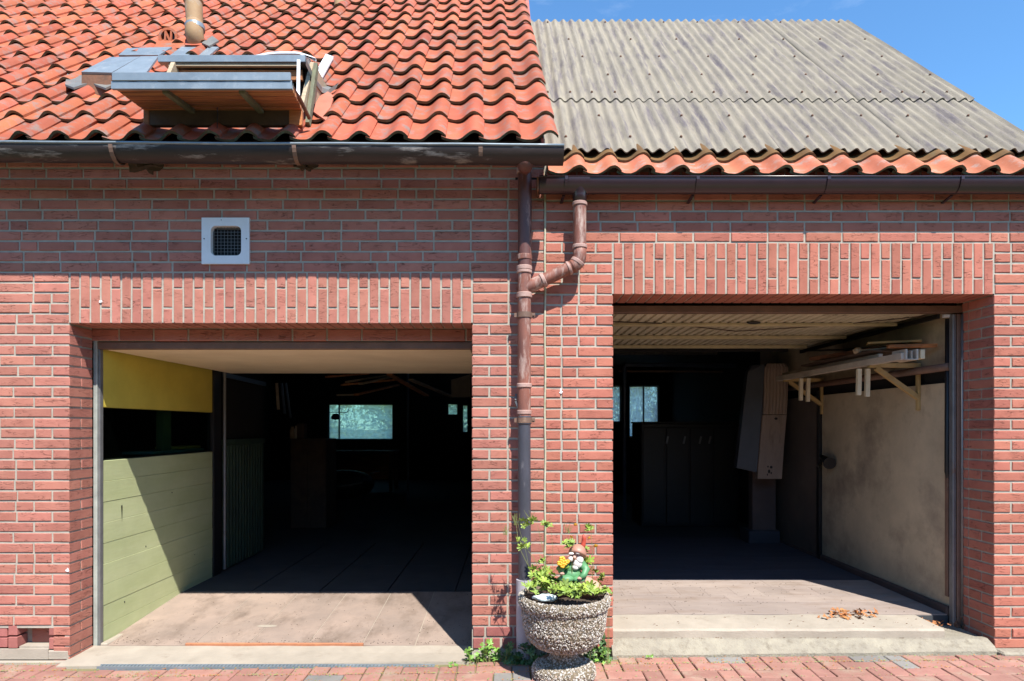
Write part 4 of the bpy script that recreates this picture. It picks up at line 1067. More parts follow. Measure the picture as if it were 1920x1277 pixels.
m = MB(); m.bar((wx(190,.3), .30, zdl), (wx(182,.3), .30, wz(725,.3)), .03, .03); m.box(wx(181,.3), wx(191,.3), .28, .32, wz(700,.3), wz(662,.3)); m.build('lift_arm', RUST, gd)
gd2 = empty('garage_door', (1.8, 1.2, 2.14), 'ribbed metal up-and-over door with cross bars raised open under the right ceiling', 'garage door')
zr2 = wz(586, RD+.02)
EX0, EX1 = .56, 2.72
m = MB(); P = .066; x = EX0; vv = []; ff = []; prof = []
while x < EX1:
    for dx, h in ((0, 0), (.036, 0), (.042, .012), (.060, .012)): prof.append((x+dx, h))
    x += P
for th_ in (0, .002):
    for Y in (RD+.08, 2.2): vv += [(x_, Y, zr2+h+th_) for x_, h in prof]
k = len(prof)
for i in range(k-1): ff.append((i, i+1, k+i+1, k+i)); ff.append((2*k+i, 3*k+i, 3*k+i+1, 2*k+i+1))
m.add(vv, ff); m.build('leaf', CREAM2, gd2)
MB().box(RX0-.05, wx(1806, RD), RD+.005, RD+.06, wz(586, RD), wz(572.5, RD), .003).build('head_frame', BROWNM, gd2)
MB().box(RX0-.05, wx(1806, RD), RD+.061, RD+.12, wz(577, RD), wz(560, RD)).build('head_fill', DARKW, gd2)
for y, xe, hh in ((607, 1680, .022), (630, 1585, .028), (648, 1512, .028)):
    Yb = D*(229/(800-y)) - D
    MB().box(.62, wx(xe, Yb), Yb-.02, Yb+.02, zr2-.001-hh, zr2-.002, .003).build('cross_bar', BARS, gd2)
MB().box(.62, 2.6, 2.16, 2.2, zr2-.03, zr2-.0005, .003).build('end_rail', DARKW, gd2)
for a, b in ((RX0-.012, RX0+.004), ): MB().box(a, b, RD+.012, RD+.06, .1, RZ, .002).build('side_frame', STEEL, gd2)
fx0, fx1 = wx(1789, RD), wx(1807, RD)
MB().box(fx0, fx0+.022, RD+.01, RD+.05, .09, wz(588, RD), .004).build('side_frame', STEEL, gd2)
MB().box(fx0+.024, fx1+.0, RD+.002, RD+.05, .10, wz(588, RD), .004).build('side_frame', BROWNM, gd2)
MB().tube([(fx0+.05, RD-.004, .13), (fx0+.05, RD-.004, wz(590, RD))], .008, 8).build('side_channel', STEEL, gd2, smooth=True)
m = MB()
for i in range(16): m.ball((fx0+.02+rng.random()*.06, RD+rng.uniform(-.02,.02), .10+rng.random()*.09), .007+rng.random()*.012, 6, 4, (1,1,1.6), .6, i)
m.build('rusted_foot', RUST, gd2)
MB().tube([(wx(1777,.34), .34, wz(598,.34)), (wx(1776,.34), .34, wz(885,.34)), (wx(1779,.34), .34, wz(896,.34)), (wx(1786,.34), .34, wz(905,.34)), (wx(1786,.34), .34, wz(930,.34))], .0155, 10).build('guide_tube', BLACK, gd2, smooth=True)
MB().tube([(wx(1782,.33), .325, wz(600,.33)), (wx(1781,.33), .325, wz(893,.33))], .0045, 6).build('guide_edge', STEEL, gd2)
MB().box(wx(1766,.34), wx(1788,.34), .31, .34, wz(596,.34), wz(590.5,.34), .002).build('pivot_bracket', WHITE, gd2)
MB().bar((2.78, .33, wz(593,.33)), (2.78, 2.3, wz(593,.33)), .02, .03).build('track', BLACK, gd2)
MB().tube([(.63, .6, zr2-.004), (1.1, .7, zr2-.006), (1.7, 1.0, zr2-.014), (2.3, .8, zr2-.004), (2.74, .4, zr2-.002)], .004, 6).build('cable', WOODD, gd2)
MB().ball((wx(1415,.6), .62, zr2-.012), .022, 8, 6, (2.4,1,.5), .3, 3).build('latch', BLACK, gd2)
MB().box(wx(1785,.29)-.0, wx(1792,.29)+.006, .33, .36, .3, wz(770,.33), .002).build('lower_guide', BROWNM, gd2)

# ------------------------------------------------------------------ RIGHT GARAGE CONTENTS
shf = empty('wall_shelf', (2.65, 1.2, 1.8), 'long pale wall rail shelf on yellow timber brackets in the right garage', 'shelf')
XO = 2.53
def brk(Yb, zt):
    MB().bar((RXI, Yb, zt-.005), (XO-.02, Yb, zt-.005), .03, .03).build('bracket_arm', WOODY, shf)
    MB().bar((RXI-.008, Yb, zt-.235), (XO+.03, Yb, zt-.02), .032, .03).build('bracket_strut', WOODY, shf)
    MB().box(RXI-.02, RXI-.0005, Yb-.015, Yb+.015, zt-.32, zt+.0, .002).build('bracket_plate', WOODY, shf)
    if Yb > 1: Yb -= .50
    for dx, dy, tl_ in ((-.115, -.02, .0), (-.055, -.02, .01)):
        MB().add([(XO+dx,Yb+dy-.012,zt-.215-tl_),(XO+dx+.028,Yb+dy-.012,zt-.215-tl_),(XO+dx+.028,Yb+dy+.012,zt-.215-tl_),(XO+dx,Yb+dy+.012,zt-.215-tl_),
                  (XO+dx+.004,Yb+dy-.012,zt-.03),(XO+dx+.032,Yb+dy-.012,zt-.03),(XO+dx+.032,Yb+dy+.012,zt-.03),(XO+dx+.004,Yb+dy+.012,zt-.03)],
                 [(0,3,2,1),(4,5,6,7),(0,1,5,4),(1,2,6,5),(2,3,7,6),(3,0,4,7)]).build('batten', BATT, shf)
zs = 1.845
brk(.66, zs); brk(2.05, zs)
MB().box(XO-.03, XO+.01, .27, 2.2, zs-.005, zs+.04, .003).build('rail', RAILW, shf)
MB().box(XO+.03, XO+.06, .62, 2.2, zs+.03, zs+.075, .003).build('rail', RAILW, shf)
ch = MB(); ch.box(XO-.01, XO+.002, .255, .4, zs+.0, zs+.062).box(XO+.06, XO+.072, .255, .4, zs, zs+.062).box(XO-.01, XO+.072, .255, .4, zs-.006, zs+.0).box(XO+.028, XO+.034, .255, .4, zs, zs+.05)
c_ = ch.build('metal_channel', RAILW); tag(c_, 'white metal channel offcut lying on the near end of the rail shelf', 'metal channel')
c2 = MB().box(XO+.09, XO+.12, .26, .5, zs+.0, zs+.06, .003).build('timber_offcut', BATT); tag(c2, 'short cream timber offcut beside the white channel on the shelf', 'timber')
b1 = MB().box(XO-.02, RXI-.01, .60, 1.7, zs+.085, zs+.10, .002).build('board', WOODD); tag(b1, 'wide dark board lying across the rails of the shelf', 'board')
b2 = MB().bar((XO+.02, .75, zs+.16), (RXI-.02, .62, zs+.16), .10, .014).build('board', WOODY); tag(b2, 'small yellowish plank on top of the timber pile', 'board')
b3 = MB().bar((XO-.02, 1.5, zs+.13), (XO+.14, .8, zs+.13), .05, .03).build('board', RUST); tag(b3, 'reddish brown length of timber at the back of the shelf pile', 'board')
b4 = MB().bar((XO+.05, .55, zs+.115), (RXI-.01, .47, zs+.112), .05, .02).build('board', WOODR); tag(b4, 'short reddish board sticking out above the cream offcut', 'board')
m = MB(); m.tube([(XO+.0, .8, zs+.118), (XO+.18, .70, zs+.128)], [.006, .006], 8); m.ball((XO-.01, .82, zs+.118), .03, 10, 7, (1,1,.8), .3, 4); m.tube([(XO+.16, .72, zs+.125), (XO+.19, .70, zs+.130)], .012, 8)
o = m.build('hand_tool', WOODP); tag(o, 'long handled tool with a round head lying on the shelf boards', 'tool')
pp = MB(); pp.tube([(RXI-.03, .32, 1.80), (RXI-.03, 3.4, 1.80)], .026, 12)
o = pp.build('wall_pipe', BROWNM, smooth=True); tag(o, 'brown pipe running along the plaster wall behind the shelf', 'pipe')
m = MB(); 
o = MB().box(RXI-.075, RXI-.0005, .95, .98, 1.77, 1.84).build('pipe_clip', WOODP, o)
# dark board leaning above the shelf against the track
o = MB().quadbox([(RXI-.18, .55, zs+.11), (RXI-.02, .62, zs+.11), (RXI-.02, 2.2, 2.12), (RXI-.14, 2.2, 2.12)], (.01, 0, .012)).build('dark_sheet', BLACK)
tag(o, 'black sheet propped between the shelf and the ceiling track', 'sheet')
wl = empty('wall_lamp', (2.74, 2.0, 1.0), 'small black cone shaped fitting low on the plaster wall post', 'fitting')
MB().tube([(RXI-.03, 2.0, 1.13), (RXI-.05, 1.86, 1.10), (RXI-.06, 1.80, 1.085)], [.022, .04, .055], 14).build('shade', BLACK, wl)
MB().tube([(RXI-.02, 2.04, 1.06), (RXI-.07, 2.0, 1.05)], .012, 8).build('arm', BLACK, wl)
# pale casing hung at the wall end
cs = empty('metal_casing', (2.1, 1.9, 1.0), 'tall pale ribbed metal casing standing beside the rail shelf end', 'metal casing')
CY = 2.55
def cp3(x, y, Y): return (wx(x, Y), Y, wz(y, Y))
def loft(rings, M_, nm, par):
    k = len(rings[0]); m = MB(); vv = [p for r_ in rings for p in r_]; ff = []
    for i in range(len(rings)-1):
        for j in range(k): ff.append((i*k+j, i*k+(j+1) % k, (i+1)*k+(j+1) % k, (i+1)*k+j))
    ff.append(tuple(range(k))[::-1]); ff.append(tuple((len(rings)-1)*k+j for j in range(k)))
    m.add(vv, ff); return m.build(nm, M_, par)
def ribring(xl, xr, y, Y, n=7, dep=.25, ribs=True):
    out_ = []
    for i in range(n*4+1):
        x = xl + (xr-xl)*i/(n*4); o_ = (-.006 if i % 4 in (1, 2) else .0) if ribs else 0
        out_.append((wx(x, Y), Y+o_, wz(y, Y)))
    out_ += [(wx(xr, Y), Y+.06, wz(y, Y)), (wx(xl, Y), Y+.06, wz(y, Y))]
    return out_
loft([ribring(1432, 1466, 776, CY), ribring(1433, 1477, 765, CY) if False else ribring(1431, 1477, 740, CY), ribring(1433, 1477, 715, CY), ribring(1434, 1478, 690, CY), ribring(1436, 1474, 682, CY+.01)][::1] if False else
     [ribring(1431, 1475, 777, CY), ribring(1433, 1477, 740, CY), ribring(1433, 1477, 710, CY), ribring(1434, 1478, 690, CY), ribring(1438, 1472, 682, CY+.01)], CASEF, 'upper_cover', cs)
loft([ribring(1420, 1466, 898, CY-.02, ribs=False), ribring(1424, 1469, 850, CY-.02, ribs=False), ribring(1428, 1473, 800, CY-.015, ribs=False), ribring(1430, 1475, 778, CY-.012, ribs=False)], CASEF, 'lower_cover', cs)
m = MB()
sd_ = [(1385, 878), (1419, 886), (1430, 776), (1434, 683), (1414, 684), (1406, 697)]
vv = []
for Yo in (CY+.004, CY+.09): vv += [(wx(x, CY), Yo + (.05 if x < 1415 else 0), wz(y, CY)) for x, y in sd_]
ff = [tuple(range(6)), tuple(range(6, 12))[::-1]] + [(i, (i+1) % 6, 6+(i+1) % 6, 6+i) for i in range(6)]
m.add(vv, ff); m.build('side_sheet', CASES, cs)
MB().box(wx(1411,2.85), wx(1455,2.85), 2.85, 2.97, wz(997,2.85), wz(880,2.85), .006).build('stand', mat('casing_stand', (.13,.09,.08), (.09,.065,.06), scale=4), cs)
MB().box(wx(1404,2.8), wx(1463,2.8), 2.8, 3.05, .186, wz(995,2.8), .008).build('foot', CASES, cs)
MB().ball(cp3(1455, 785, CY-.022), .014, 8, 6, (1.2,.2,.9)).build('hole', BLACK, cs)
m = MB()
for dx, dy, rx, rz2 in ((0, 0, .012, .02), (4, -8, .014, .014), (-2, -9, .008, .010), (-3, 6, .006, .012), (4, 3, .007, .012)):
    m.ball(cp3(1442+dx, 884+dy, CY-.024), 1, 8, 6, (rx, .003, rz2))
m.build('burn_mark', BLACK, cs)
cab = empty('dark_cabinet', (1.9, 4.2, .18), 'wide black cabinet standing in the dark middle of the right garage', 'cabinet')
CX0, CX1 = wx(1202, 4), wx(1385, 4)
MB().box(CX0, CX1, 4, 4.6, .18, wz(794, 4), .01).build('body', BLACK, cab)
MB().box(CX0-.01, CX1+.01, 3.985, 4.62, wz(794, 4)+.0005, wz(794, 4)+.022, .004).build('top', BLACK, cab)
for i in range(4): MB().box(CX0+.02+i*.29, CX0+.29+i*.29, 3.978, 3.998, .22, wz(802,4), .004).build('door', BLACK, cab)
for i, px in enumerate((1250, 1282, 1312, 1330)):
    o = MB().bar((wx(px,3.94), 3.95, wz(832,3.94)), (wx(px+3,3.94), 3.95, wz(818,3.94)), .012, .02).build('padlock', STEEL)
    tag(o, ('leftmost shiny fitting on the black cabinet front', 'second shiny fitting from the left on the black cabinet front', 'third shiny fitting from the left on the black cabinet front', 'shiny fitting nearest the pale casing on the black cabinet')[i], 'fitting', 'shiny fittings on the black cabinet')
pf = empty('pipe_frame', (1.4, 5, .18), 'pale upright pipe bent over into a horizontal rail near the back windows', 'pipe frame')
MB().tube([(wx(1171,4.5), 4.5, .18), (wx(1171,4.5), 4.5, wz(690,4.5)), (wx(1173,4.5), 4.5, wz(684,4.5)), (wx(1380,4.5), 4.5, wz(686,4.5))], .026, 10).build('tube', BLUEP, pf, smooth=True)
MB().tube([(wx(1160,4.6), 4.6, wz(696,4.6)), (wx(1355,4.6), 4.6, wz(697,4.6))], .015, 8).build('rail', BROWNM, pf, smooth=True)

# ------------------------------------------------------------------ LEFT GARAGE CONTENTS
cb2 = empty('tool_cupboard', (-2.6, 4.6, .09), 'dark brown cupboard left of the back window in the left garage', 'cupboard')
UX0, UX1 = wx(544, 4.4), wx(611, 4.4)
MB().box(UX0, UX1, 4.4, 4.9, .09, wz(823, 4.4), .01).build('body', WOODD, cb2)
MB().box(UX0+.02, (UX0+UX1)/2-.004, 4.385, 4.399, .14, wz(828,4.4), .003).build('door', WOODD, cb2)
MB().box((UX0+UX1)/2+.004, UX1-.02, 4.385, 4.399, .14, wz(828,4.4), .003).build('door', WOODD, cb2)
for i, (px, h, M_, nm, lb) in enumerate(((548, .16, WOODP, 'jar', 'tall pale jar on the brown cupboard, nearest its left edge'), (556, .17, RAILW, 'jar', 'whitish jar second from the left on the brown cupboard'), (566, .20, WOODD, 'box', 'dark box behind the jars on the brown cupboard'))):
    x = wx(px, 4.5); zt = wz(823, 4.4)
    if nm == 'jar': o = MB().lathe([(0,0),(.03,0),(.032,.02),(.032,h*.7),(.02,h*.85),(.02,h),(0,h)], 14).build('jar', M_, smooth=40.0)
    else: o = MB().box(-.05,.05,-.05,.05,0,h,.004).build('box', M_)
    o.location = (x, 4.5, zt+.001); tag(o, lb, nm)
wb = empty('workbench', (-3, 9.5, .09), 'low brown workbench under the back window of the left garage', 'workbench')
WX0, WX1 = wx(612, 9), wx(738, 9)
MB().box(WX0, WX1, 9, 9.7, wz(852,9), wz(846,9), .01).build('top', WOODD, wb)
for a in (WX0+.03, WX1-.1): 
    for b in (9.03, 9.6): MB().box(a, a+.07, b, b+.07, .09, wz(852,9)-.001, .005).build('leg', WOODD, wb)
MB().box(WX0+.1, WX1-.1, 9.5, 9.52, .3, wz(853,9), .003).build('back_panel', WOODR, wb)
ct_ = empty('rounded_shape', (-2.2, 6, .09), 'low dark rounded shape deep in the left garage, with bright bars standing in for highlights', 'guessed_shape')  # unidentified object, guessed from its highlights
m = MB(); m.ball((wx(640,6), 6.2, .50), .42, 18, 12, (1.1, 1.2, .55)); m.build('body', BLACK, ct_, smooth=True)
MB().tube([(wx(612,5.8), 5.75, wz(912,5.75)), (wx(640,5.8), 5.7, wz(911.5,5.7)), (wx(662,5.8), 5.72, wz(909,5.7)), (wx(680,5.8), 5.8, wz(905,5.8))], .012, 6).build('rim', STEEL, ct_, smooth=True)  # bright bar standing in for a curved highlight
MB().tube([(wx(694,5.9), 5.9, wz(888,5.9)), (wx(703,5.9), 5.95, wz(885,5.9)), (wx(711,6), 6, wz(884,6))], .014, 6).build('rim', STEEL, ct_, smooth=True)  # second bar in place of a highlight
cu = empty('wall_cupboard', (-.5, 6, 1.9), 'pale wedge shaped cupboard hung high at the right edge of the left garage', 'cupboard')
m = MB(); m.add([(wx(846,5),5,wz(744,5)),(wx(882,5),5,wz(744,5)),(wx(882,5),5,wz(702,5)),(wx(846,5),5,wz(712,5)),(wx(846,5),5.4,wz(744,5)),(wx(882,5),5.4,wz(744,5)),(wx(882,5),5.4,wz(702,5)),(wx(846,5),5.4,wz(712,5))],
    [(0,1,2,3),(7,6,5,4),(0,4,5,1),(1,5,6,2),(2,6,7,3),(3,7,4,0)]); m.build('body', mat('cupboard_pale', (.20,.17,.14), (.15,.13,.11)), cu)
MB().tube([(wx(765,7), 7, .09), (wx(765,7), 7, 3.05)], .02, 8).build('conduit', BLUEP, cu)
tg = 'timber planks stored under the ceiling of the left garage'
for i, (xa, ya, Ya, xb, yb2, Yb) in enumerate(((612,707,4,690,701,4.4), (650,716,4,725,704,4.5), (640,722,4,745,712,4.4), (676,720,4,735,706,4.5), (668,740,4,745,722,5), (632,741,5,672,740,5), (730,702,4,800,742,5.5), (770,712,4.4,850,745,6))):
    o = MB().bar((wx(xa,Ya), Ya, wz(ya,Ya)), (wx(xb,Yb), Yb, wz(yb2,Yb)), .07, .022).build('timber_plank', WOODP if i % 2 else WOODR)
    tag(o, ('reddish plank lying highest at the left under the left ceiling', 'pale upper plank crossing above the left window', 'reddish plank second below the cream door edge', 'pale thin plank in the middle of the ceiling timber', 'reddish plank slanting up just above the window', 'pale plank lying level directly over the window top', 'reddish plank sloping down right from the ceiling bundle', 'pale plank sloping down furthest right under the ceiling')[i], 'timber', tg)
for i, px in enumerate((519, 528, 536)):
    o = MB().bar((wx(px,3.6), 3.6, wz(718,3.6)), (wx(px+2+i*3,3.6), 3.62, wz(768+i*8,3.6)), .03-.006*i, .02).build('hanging_strap', WOODP if i == 0 else BLUEP)
    tag(o, ('pale strap hanging highest beside the dark cupboard', 'thin blue grey strap hanging in the middle of three', 'slanted blue grey strap hanging nearest the window')[i], 'strap')
lp = empty('desk_lamp', (-2.9, 9, 1.5), 'small black hanging lamp arm in front of the back window', 'lamp')
MB().tube([(wx(614,9), 9, wz(773,9)), (wx(650,9), 9, wz(773,9)), (wx(654,9), 9, wz(770,9))], .008, 6).build('arm', BLACK, lp)
MB().lathe([(.0,.05),(.05,.045),(.09,-.02),(.08,-.07),(.0,-.08)], 14).build('shade', BLACK, lp, smooth=True).location = Vector((wx(629,9), 9, wz(780,9))) - lp.location

# ------------------------------------------------------------------ PLANTER
PXc, PYc = wx(1057, -.3), -.315
pz = gz(PXc)
planter = empty('planter', (PXc, PYc, pz), 'pebbled concrete urn planter standing between the two doorways', 'planter')
prof = [(.0,.0),(.165,.0),(.172,.02),(.170,.055),(.155,.072),(.10,.082),(.075,.105),(.072,.13),(.095,.155),(.155,.175),(.20,.215),(.222,.27),(.230,.34),(.234,.385),(.246,.40),(.252,.42),(.248,.445),(.235,.452),(.222,.445),(.215,.41),(.0,.40)]
def pj_(p):
    v = Vector(p); return tuple(v + v.normalized()*.004*noise.noise(v*45))
m = MB(); m.lathe(prof[:6], 40, fn=pj_); o = m.build('foot', AGG, planter, smooth=True); o.location = (0,0,0)
m = MB(); m.lathe(prof[5:9], 40, fn=pj_); o = m.build('stem', AGG, planter, smooth=True); o.location = (0,0,0)
m = MB(); m.lathe(prof[8:14], 48, fn=pj_); o = m.build('bowl', AGG, planter, smooth=True); o.location = (0,0,0)
m = MB(); m.lathe(prof[13:20], 48, fn=pj_); o = m.build('rim', AGG, planter, smooth=True); o.location = (0,0,0)
MB().lathe([(0,.443),(.225,.432),(.225,.39),(0,.39)], 24).build('soil', SOIL, planter).location = (0,0,0)
pebc = [(.44,.41,.36), (.36,.32,.26), (.29,.24,.18), (.54,.51,.47), (.15,.13,.11), (.36,.27,.21)]
PEB = [mat('pebble', c, tuple(x*.8 for x in c), scale=40, rough=.6, bump=.1) for c in pebc]
pebs = [MB() for _ in PEB]; qr = random.Random(11)
segs = []
for (ra, za), (rb, zb2) in zip(prof[1:18], prof[2:19]):
    L_ = math.hypot(rb-ra, zb2-za); segs.append((L_*(ra+rb)/2, ra, za, rb, zb2))
tot = sum(s_[0] for s_ in segs)
octv = [(1,0,0),(-1,0,0),(0,1,0),(0,-1,0),(0,0,1),(0,0,-1)]; octf = [(0,2,4),(2,1,4),(1,3,4),(3,0,4),(2,0,5),(1,2,5),(3,1,5),(0,3,5)]
for _ in range(11000):
    q_ = qr.random()*tot
    for s_ in segs:
        if q_ < s_[0]: break
        q_ -= s_[0]
    t = qr.random(); r_ = s_[1]+(s_[3]-s_[1])*t; z_ = s_[2]+(s_[4]-s_[2])*t; a = qr.random()*2*math.pi
    if math.sin(a) > .45: continue
    p = Vector((r_*math.cos(a), r_*math.sin(a), z_)); sz = qr.uniform(.0034, .0066) * (1.5 if qr.random() < .06 else 1)
    M_ = Matrix.Translation(p) @ Euler((qr.random()*6, qr.random()*6, qr.random()*6)).to_matrix().to_4x4() @ Matrix.Diagonal((sz*qr.uniform(.8,1.5), sz, sz*qr.uniform(.6,.9), 1))
    pebs[qr.choices(range(6), (5,4,3,4,2,2))[0]].add(octv, octf, M_)
pm_ = MB()
for i, b_ in enumerate(pebs):
    pm_.cur = i; pm_.add(b_.v, b_.f)
o = pm_.build('pebbles', PEB, planter, kind='stuff'); o.location = (0, 0, 0)
RIMZ = pz + .41

# leaves
def leaf_mesh(nm, M_, lobes=5, sz=1.0, sd=0):
    r = random.Random(sd); vv = [(0,0,0)]; n_ = lobes*4; 
    for i in range(n_+1):
        a = math.pi*(-.12 + 1.24*i/n_) ; f = .62 + .38*abs(math.cos(i*math.pi/4*1.0)) if i % 4 != 2 else .5
        rr = sz*f*(1 + .15*math.sin(a))*r.uniform(.9,1.1)
        vv.append((rr*math.cos(a), rr*math.sin(a)+.1*sz, .18*sz*math.sin(a*3+sd)*r.uniform(.3,1)))
    return MB().add(vv, [(0,i,i+1) for i in range(1, n_+1)]).mesh(nm, M_)
leafY = [leaf_mesh('leaf', GLEAF, 5, .027, k) for k in range(4)]
leafB = [leaf_mesh('leaf', LIVY, 3, .020, k) for k in range(3)]
leafI = [leaf_mesh('leaf', IVY, 5, .021, k) for k in range(3)]
fm = MB()
for k in range(5):
    a = k*2*math.pi/5; d = Vector((math.cos(a), math.sin(a), .25)); s_ = Vector((-math.sin(a), math.cos(a), 0))
    fm.add([(0,0,0), d*.007+s_*.005, d*.012, d*.007-s_*.005], [(0,1,2,3)])
flow = fm.mesh('flower', FLOW)
lr = random.Random(21)
def lrot(face=.5):
    return Euler((R(lr.uniform(20, 75)), R(lr.uniform(-35, 35)), R(lr.uniform(-180, 180)) if lr.random() > face else R(lr.uniform(-60, 60))))
def plant(name, base, label, cat, stems, meshes, lsz=1.0, M_stem=STEM, grp=None):
    root = empty(name, base, label, cat, grp)
    sm_ = MB(); B = Vector(base)
    for pts, r_, leaves, fl_ in stems:
        P = [Vector(p) for p in pts]; sm_.tube(P, [r_*(1-.5*i/(len(P)-1)) for i in range(len(P))], 5)
        for (pos, spread, n_) in leaves:
            for _ in range(n_):
                q = Vector(pos) + Vector((lr.gauss(0, spread), lr.gauss(0, spread*.7), lr.gauss(0, spread*.6)))
                s_ = lsz*lr.uniform(.6, 1.2)
                inst('leaf', lr.choice(meshes), root, loc=q-B, rot=lrot(), scl=(s_, s_, s_))
        for q in fl_:
            s_ = lr.uniform(.9,1.4); inst('flower', flow, root, loc=Vector(q)-B, rot=Euler((R(60), 0, lr.random()*6)), scl=(s_, s_, s_))
    sm_.build('stem', M_stem, root)
    return root
def P3(x, y, Y=-.3): return (wx(x, Y), Y, wz(y, Y))
PB = (PXc-.05, -.31, RIMZ)
def stm(x0, x1, y1, Y0_=-.31, Y1_=-.3, bow=4, r_=.0022):
    a = Vector(P3(x0, 1112, Y0_)); b = Vector(P3(x1, y1, Y1_)); mid = (a+b)/2 + Vector((bow*.003, 0, .0)); return [a, mid, b]
stems = []
s1 = stm(1030, 1008, 985, bow=3); stems.append((s1, .0022, [(P3(1000,978,-.31), .018, 6), (P3(1025,985,-.3), .015, 5), (P3(985,988,-.31), .012, 3)], []))
s2 = stm(1008, 970, 1020, bow=4); stems.append((s2, .0022, [(P3(975,1012,-.3), .012, 4), (P3(980,1026,-.3), .012, 3)], []))
s3 = stm(1025, 1022, 1052, bow=-2); stems.append((s3, .0018, [(P3(1020,1052,-.3), .012, 4), (P3(1028,1070,-.3), .014, 4), (P3(1012,1066,-.3), .01, 2)], []))
stems.append((stm(1000, 965, 962), .0012, [], [])); stems.append((stm(1035, 1030, 955), .0012, [], []))
plant('celandine', PB, 'tall yellow green leafy weed on the left side of the urn planter', 'plant', stems, leafY, 1.0)
stems = []
stems.append((stm(1073, 1072, 1010, -.40, -.40, 0), .002, [(P3(1070,1020,-.4), .012, 5), (P3(1063,1022,-.4), .012, 4), (P3(1100,1052,-.30), .012, 4)], [P3(1071,1007,-.4), P3(1079,984,-.38)]))
stems.append((stm(1110, 1108, 992, -.3, -.28, 3), .0018, [(P3(1106,992,-.28), .012, 5), (P3(1100,1030,-.3), .01, 3)], [P3(1105,1009,-.28), P3(1117,1024,-.28), P3(1088,1016,-.28)]))
stems.append((stm(1120, 1101, 1058, -.3, -.3, 2), .0018, [(P3(1100,1060,-.3), .012, 4), (P3(1112,1072,-.3), .012, 3)], []))
stems.append((stm(1124, 1126, 1085, -.32, -.32, 2), .0018, [(P3(1126,1084,-.32), .014, 4), (P3(1130,1107,-.34), .014, 8)], []))
plant('celandine', (PXc+.1, -.33, RIMZ), 'flowering weed with small yellow blooms on the right side of the urn planter', 'plant', stems, leafY, .95)
stems = [(stm(1040, 1030, 1095, -.4, -.42), .002, [(P3(1010,1085,-.36), .028, 18), (P3(1037,1094,-.38), .03, 22), (P3(1003,1099,-.4), .018, 9), (P3(1022,1098,-.33), .03, 12)], []),
         (stm(1080, 1082, 1095, -.45, -.47), .002, [(P3(1060,1108,-.5), .018, 14), (P3(1085,1111,-.52), .022, 20), (P3(1104,1108,-.5), .018, 12), (P3(1070,1099,-.47), .02, 10), (P3(1124,1108,-.40), .016, 10), (P3(1048,1104,-.44), .016, 8)], [])]
plant('ground_cover_plant', (PXc, -.42, RIMZ), 'dense low yellow green leaves filling the front of the urn planter', 'plant', stems, leafY, 1.05)
# seed pod sprays
def spray(x, y, Y, n_, ln, nm, lb):
    m = MB(); 
    for _ in range(n_):
        a = Vector(P3(x+lr.uniform(-4,4), y, Y)); b = a + Vector((lr.uniform(-.03,.03), lr.uniform(-.01,.01), ln*lr.uniform(.5,1))); m.tube([a, b], [.0016, .0008], 4)
    o = m.build(nm, STEM); tag(o, lb, 'plant')
spray(968, 985, -.28, 10, .075, 'seed_pods', 'spray of thin upright seed pods beside the downpipe, left of the urn')
spray(995, 975, -.28, 8, .06, 'seed_pods', 'spray of thin seed pods just in front of the downpipe')
spray(1065, 1000, -.26, 8, .065, 'seed_pods', 'spray of thin seed pods above the gnome figure')
spray(947, 1003, -.2, 7, .06, 'seed_pods', 'faint leftmost spray of seed pods against the brick pier')
MB().tube([P3(968,985,-.28), P3(971,1010,-.3), P3(1000,1045,-.3), P3(1030,1100,-.31)], .0014, 5).build('weed_stem', STEM); tag(bpy.data.objects['weed_stem'], 'long bare bent stem reaching left out of the urn planter', 'plant')

# gnome
GY_ = -.36
gn = empty('gnome', P3(1072, 1092, GY_), 'garden gnome in a green jacket holding orange flowers in the urn', 'gnome')
def G(x, y, dy=0): return Vector(P3(x, y, GY_+dy))
m = MB(); u = S*(D+GY_)/D
def blob(m, x, y, dy, rx, ry, rz_, jit=.12, sd=1, n=16, q=10): m.ball(G(x, y, dy), 1, n, q, (rx*u, ry*u, rz_*u), 0, sd)
blob(m, 1071, 1078, 0, 21, 15, 16); blob(m, 1073, 1066, 0, 17, 13, 15); blob(m, 1082, 1058, 0, 12, 10, 9); blob(m, 1062, 1085, -.03, 15, 12, 8); blob(m, 1085, 1086, -.03, 13, 12, 7)
m.tube([G(1090,1058,-.01), G(1099,1068,-.03), G(1095,1078,-.05), G(1088,1084,-.06)], [.026,.022,.017,.014], 10)
m.tube([G(1062,1056,-.01), G(1052,1065,-.035), G(1052,1073,-.05)], [.024,.021,.016], 10)
m.build('body', GGRN, gn, smooth=True)
m = MB(); blob(m, 1081, 1044, -.005, 14, 12, 13); blob(m, 1077, 1045, -.05, 3.2, 4, 3.2); blob(m, 1094, 1044, 0, 3, 2, 4)
m.build('head', GSKIN, gn, smooth=True)
m = MB(); blob(m, 1073, 1042, -.043, 1.3, 1, 1.3); blob(m, 1083, 1041, -.045, 1.3, 1, 1.3); m.build('eyes', BLACK, gn)
m = MB(); blob(m, 1083, 1057, -.03, 9, 7, 9); blob(m, 1087, 1050, -.035, 7, 6, 7); blob(m, 1071, 1038, -.045, 5, 3, 2.5); blob(m, 1084, 1037, -.045, 5, 3, 2.5); blob(m, 1070, 1048, -.04, 5, 5, 5); blob(m, 1079, 1064, -.035, 6, 5, 5)
m.build('beard', GWHT, gn, smooth=True)
m = MB(); m.lathe([(0,.050),(.016,.046),(.034,.034),(.047,.012),(.050,-.006),(.046,-.012),(.0,-.012)], 18, M=Matrix.Translation(G(1083,1037,-.01)) @ Euler((R(-28), R(18), 0)).to_matrix().to_4x4()); m.build('hat', GHAT, gn, smooth=True)
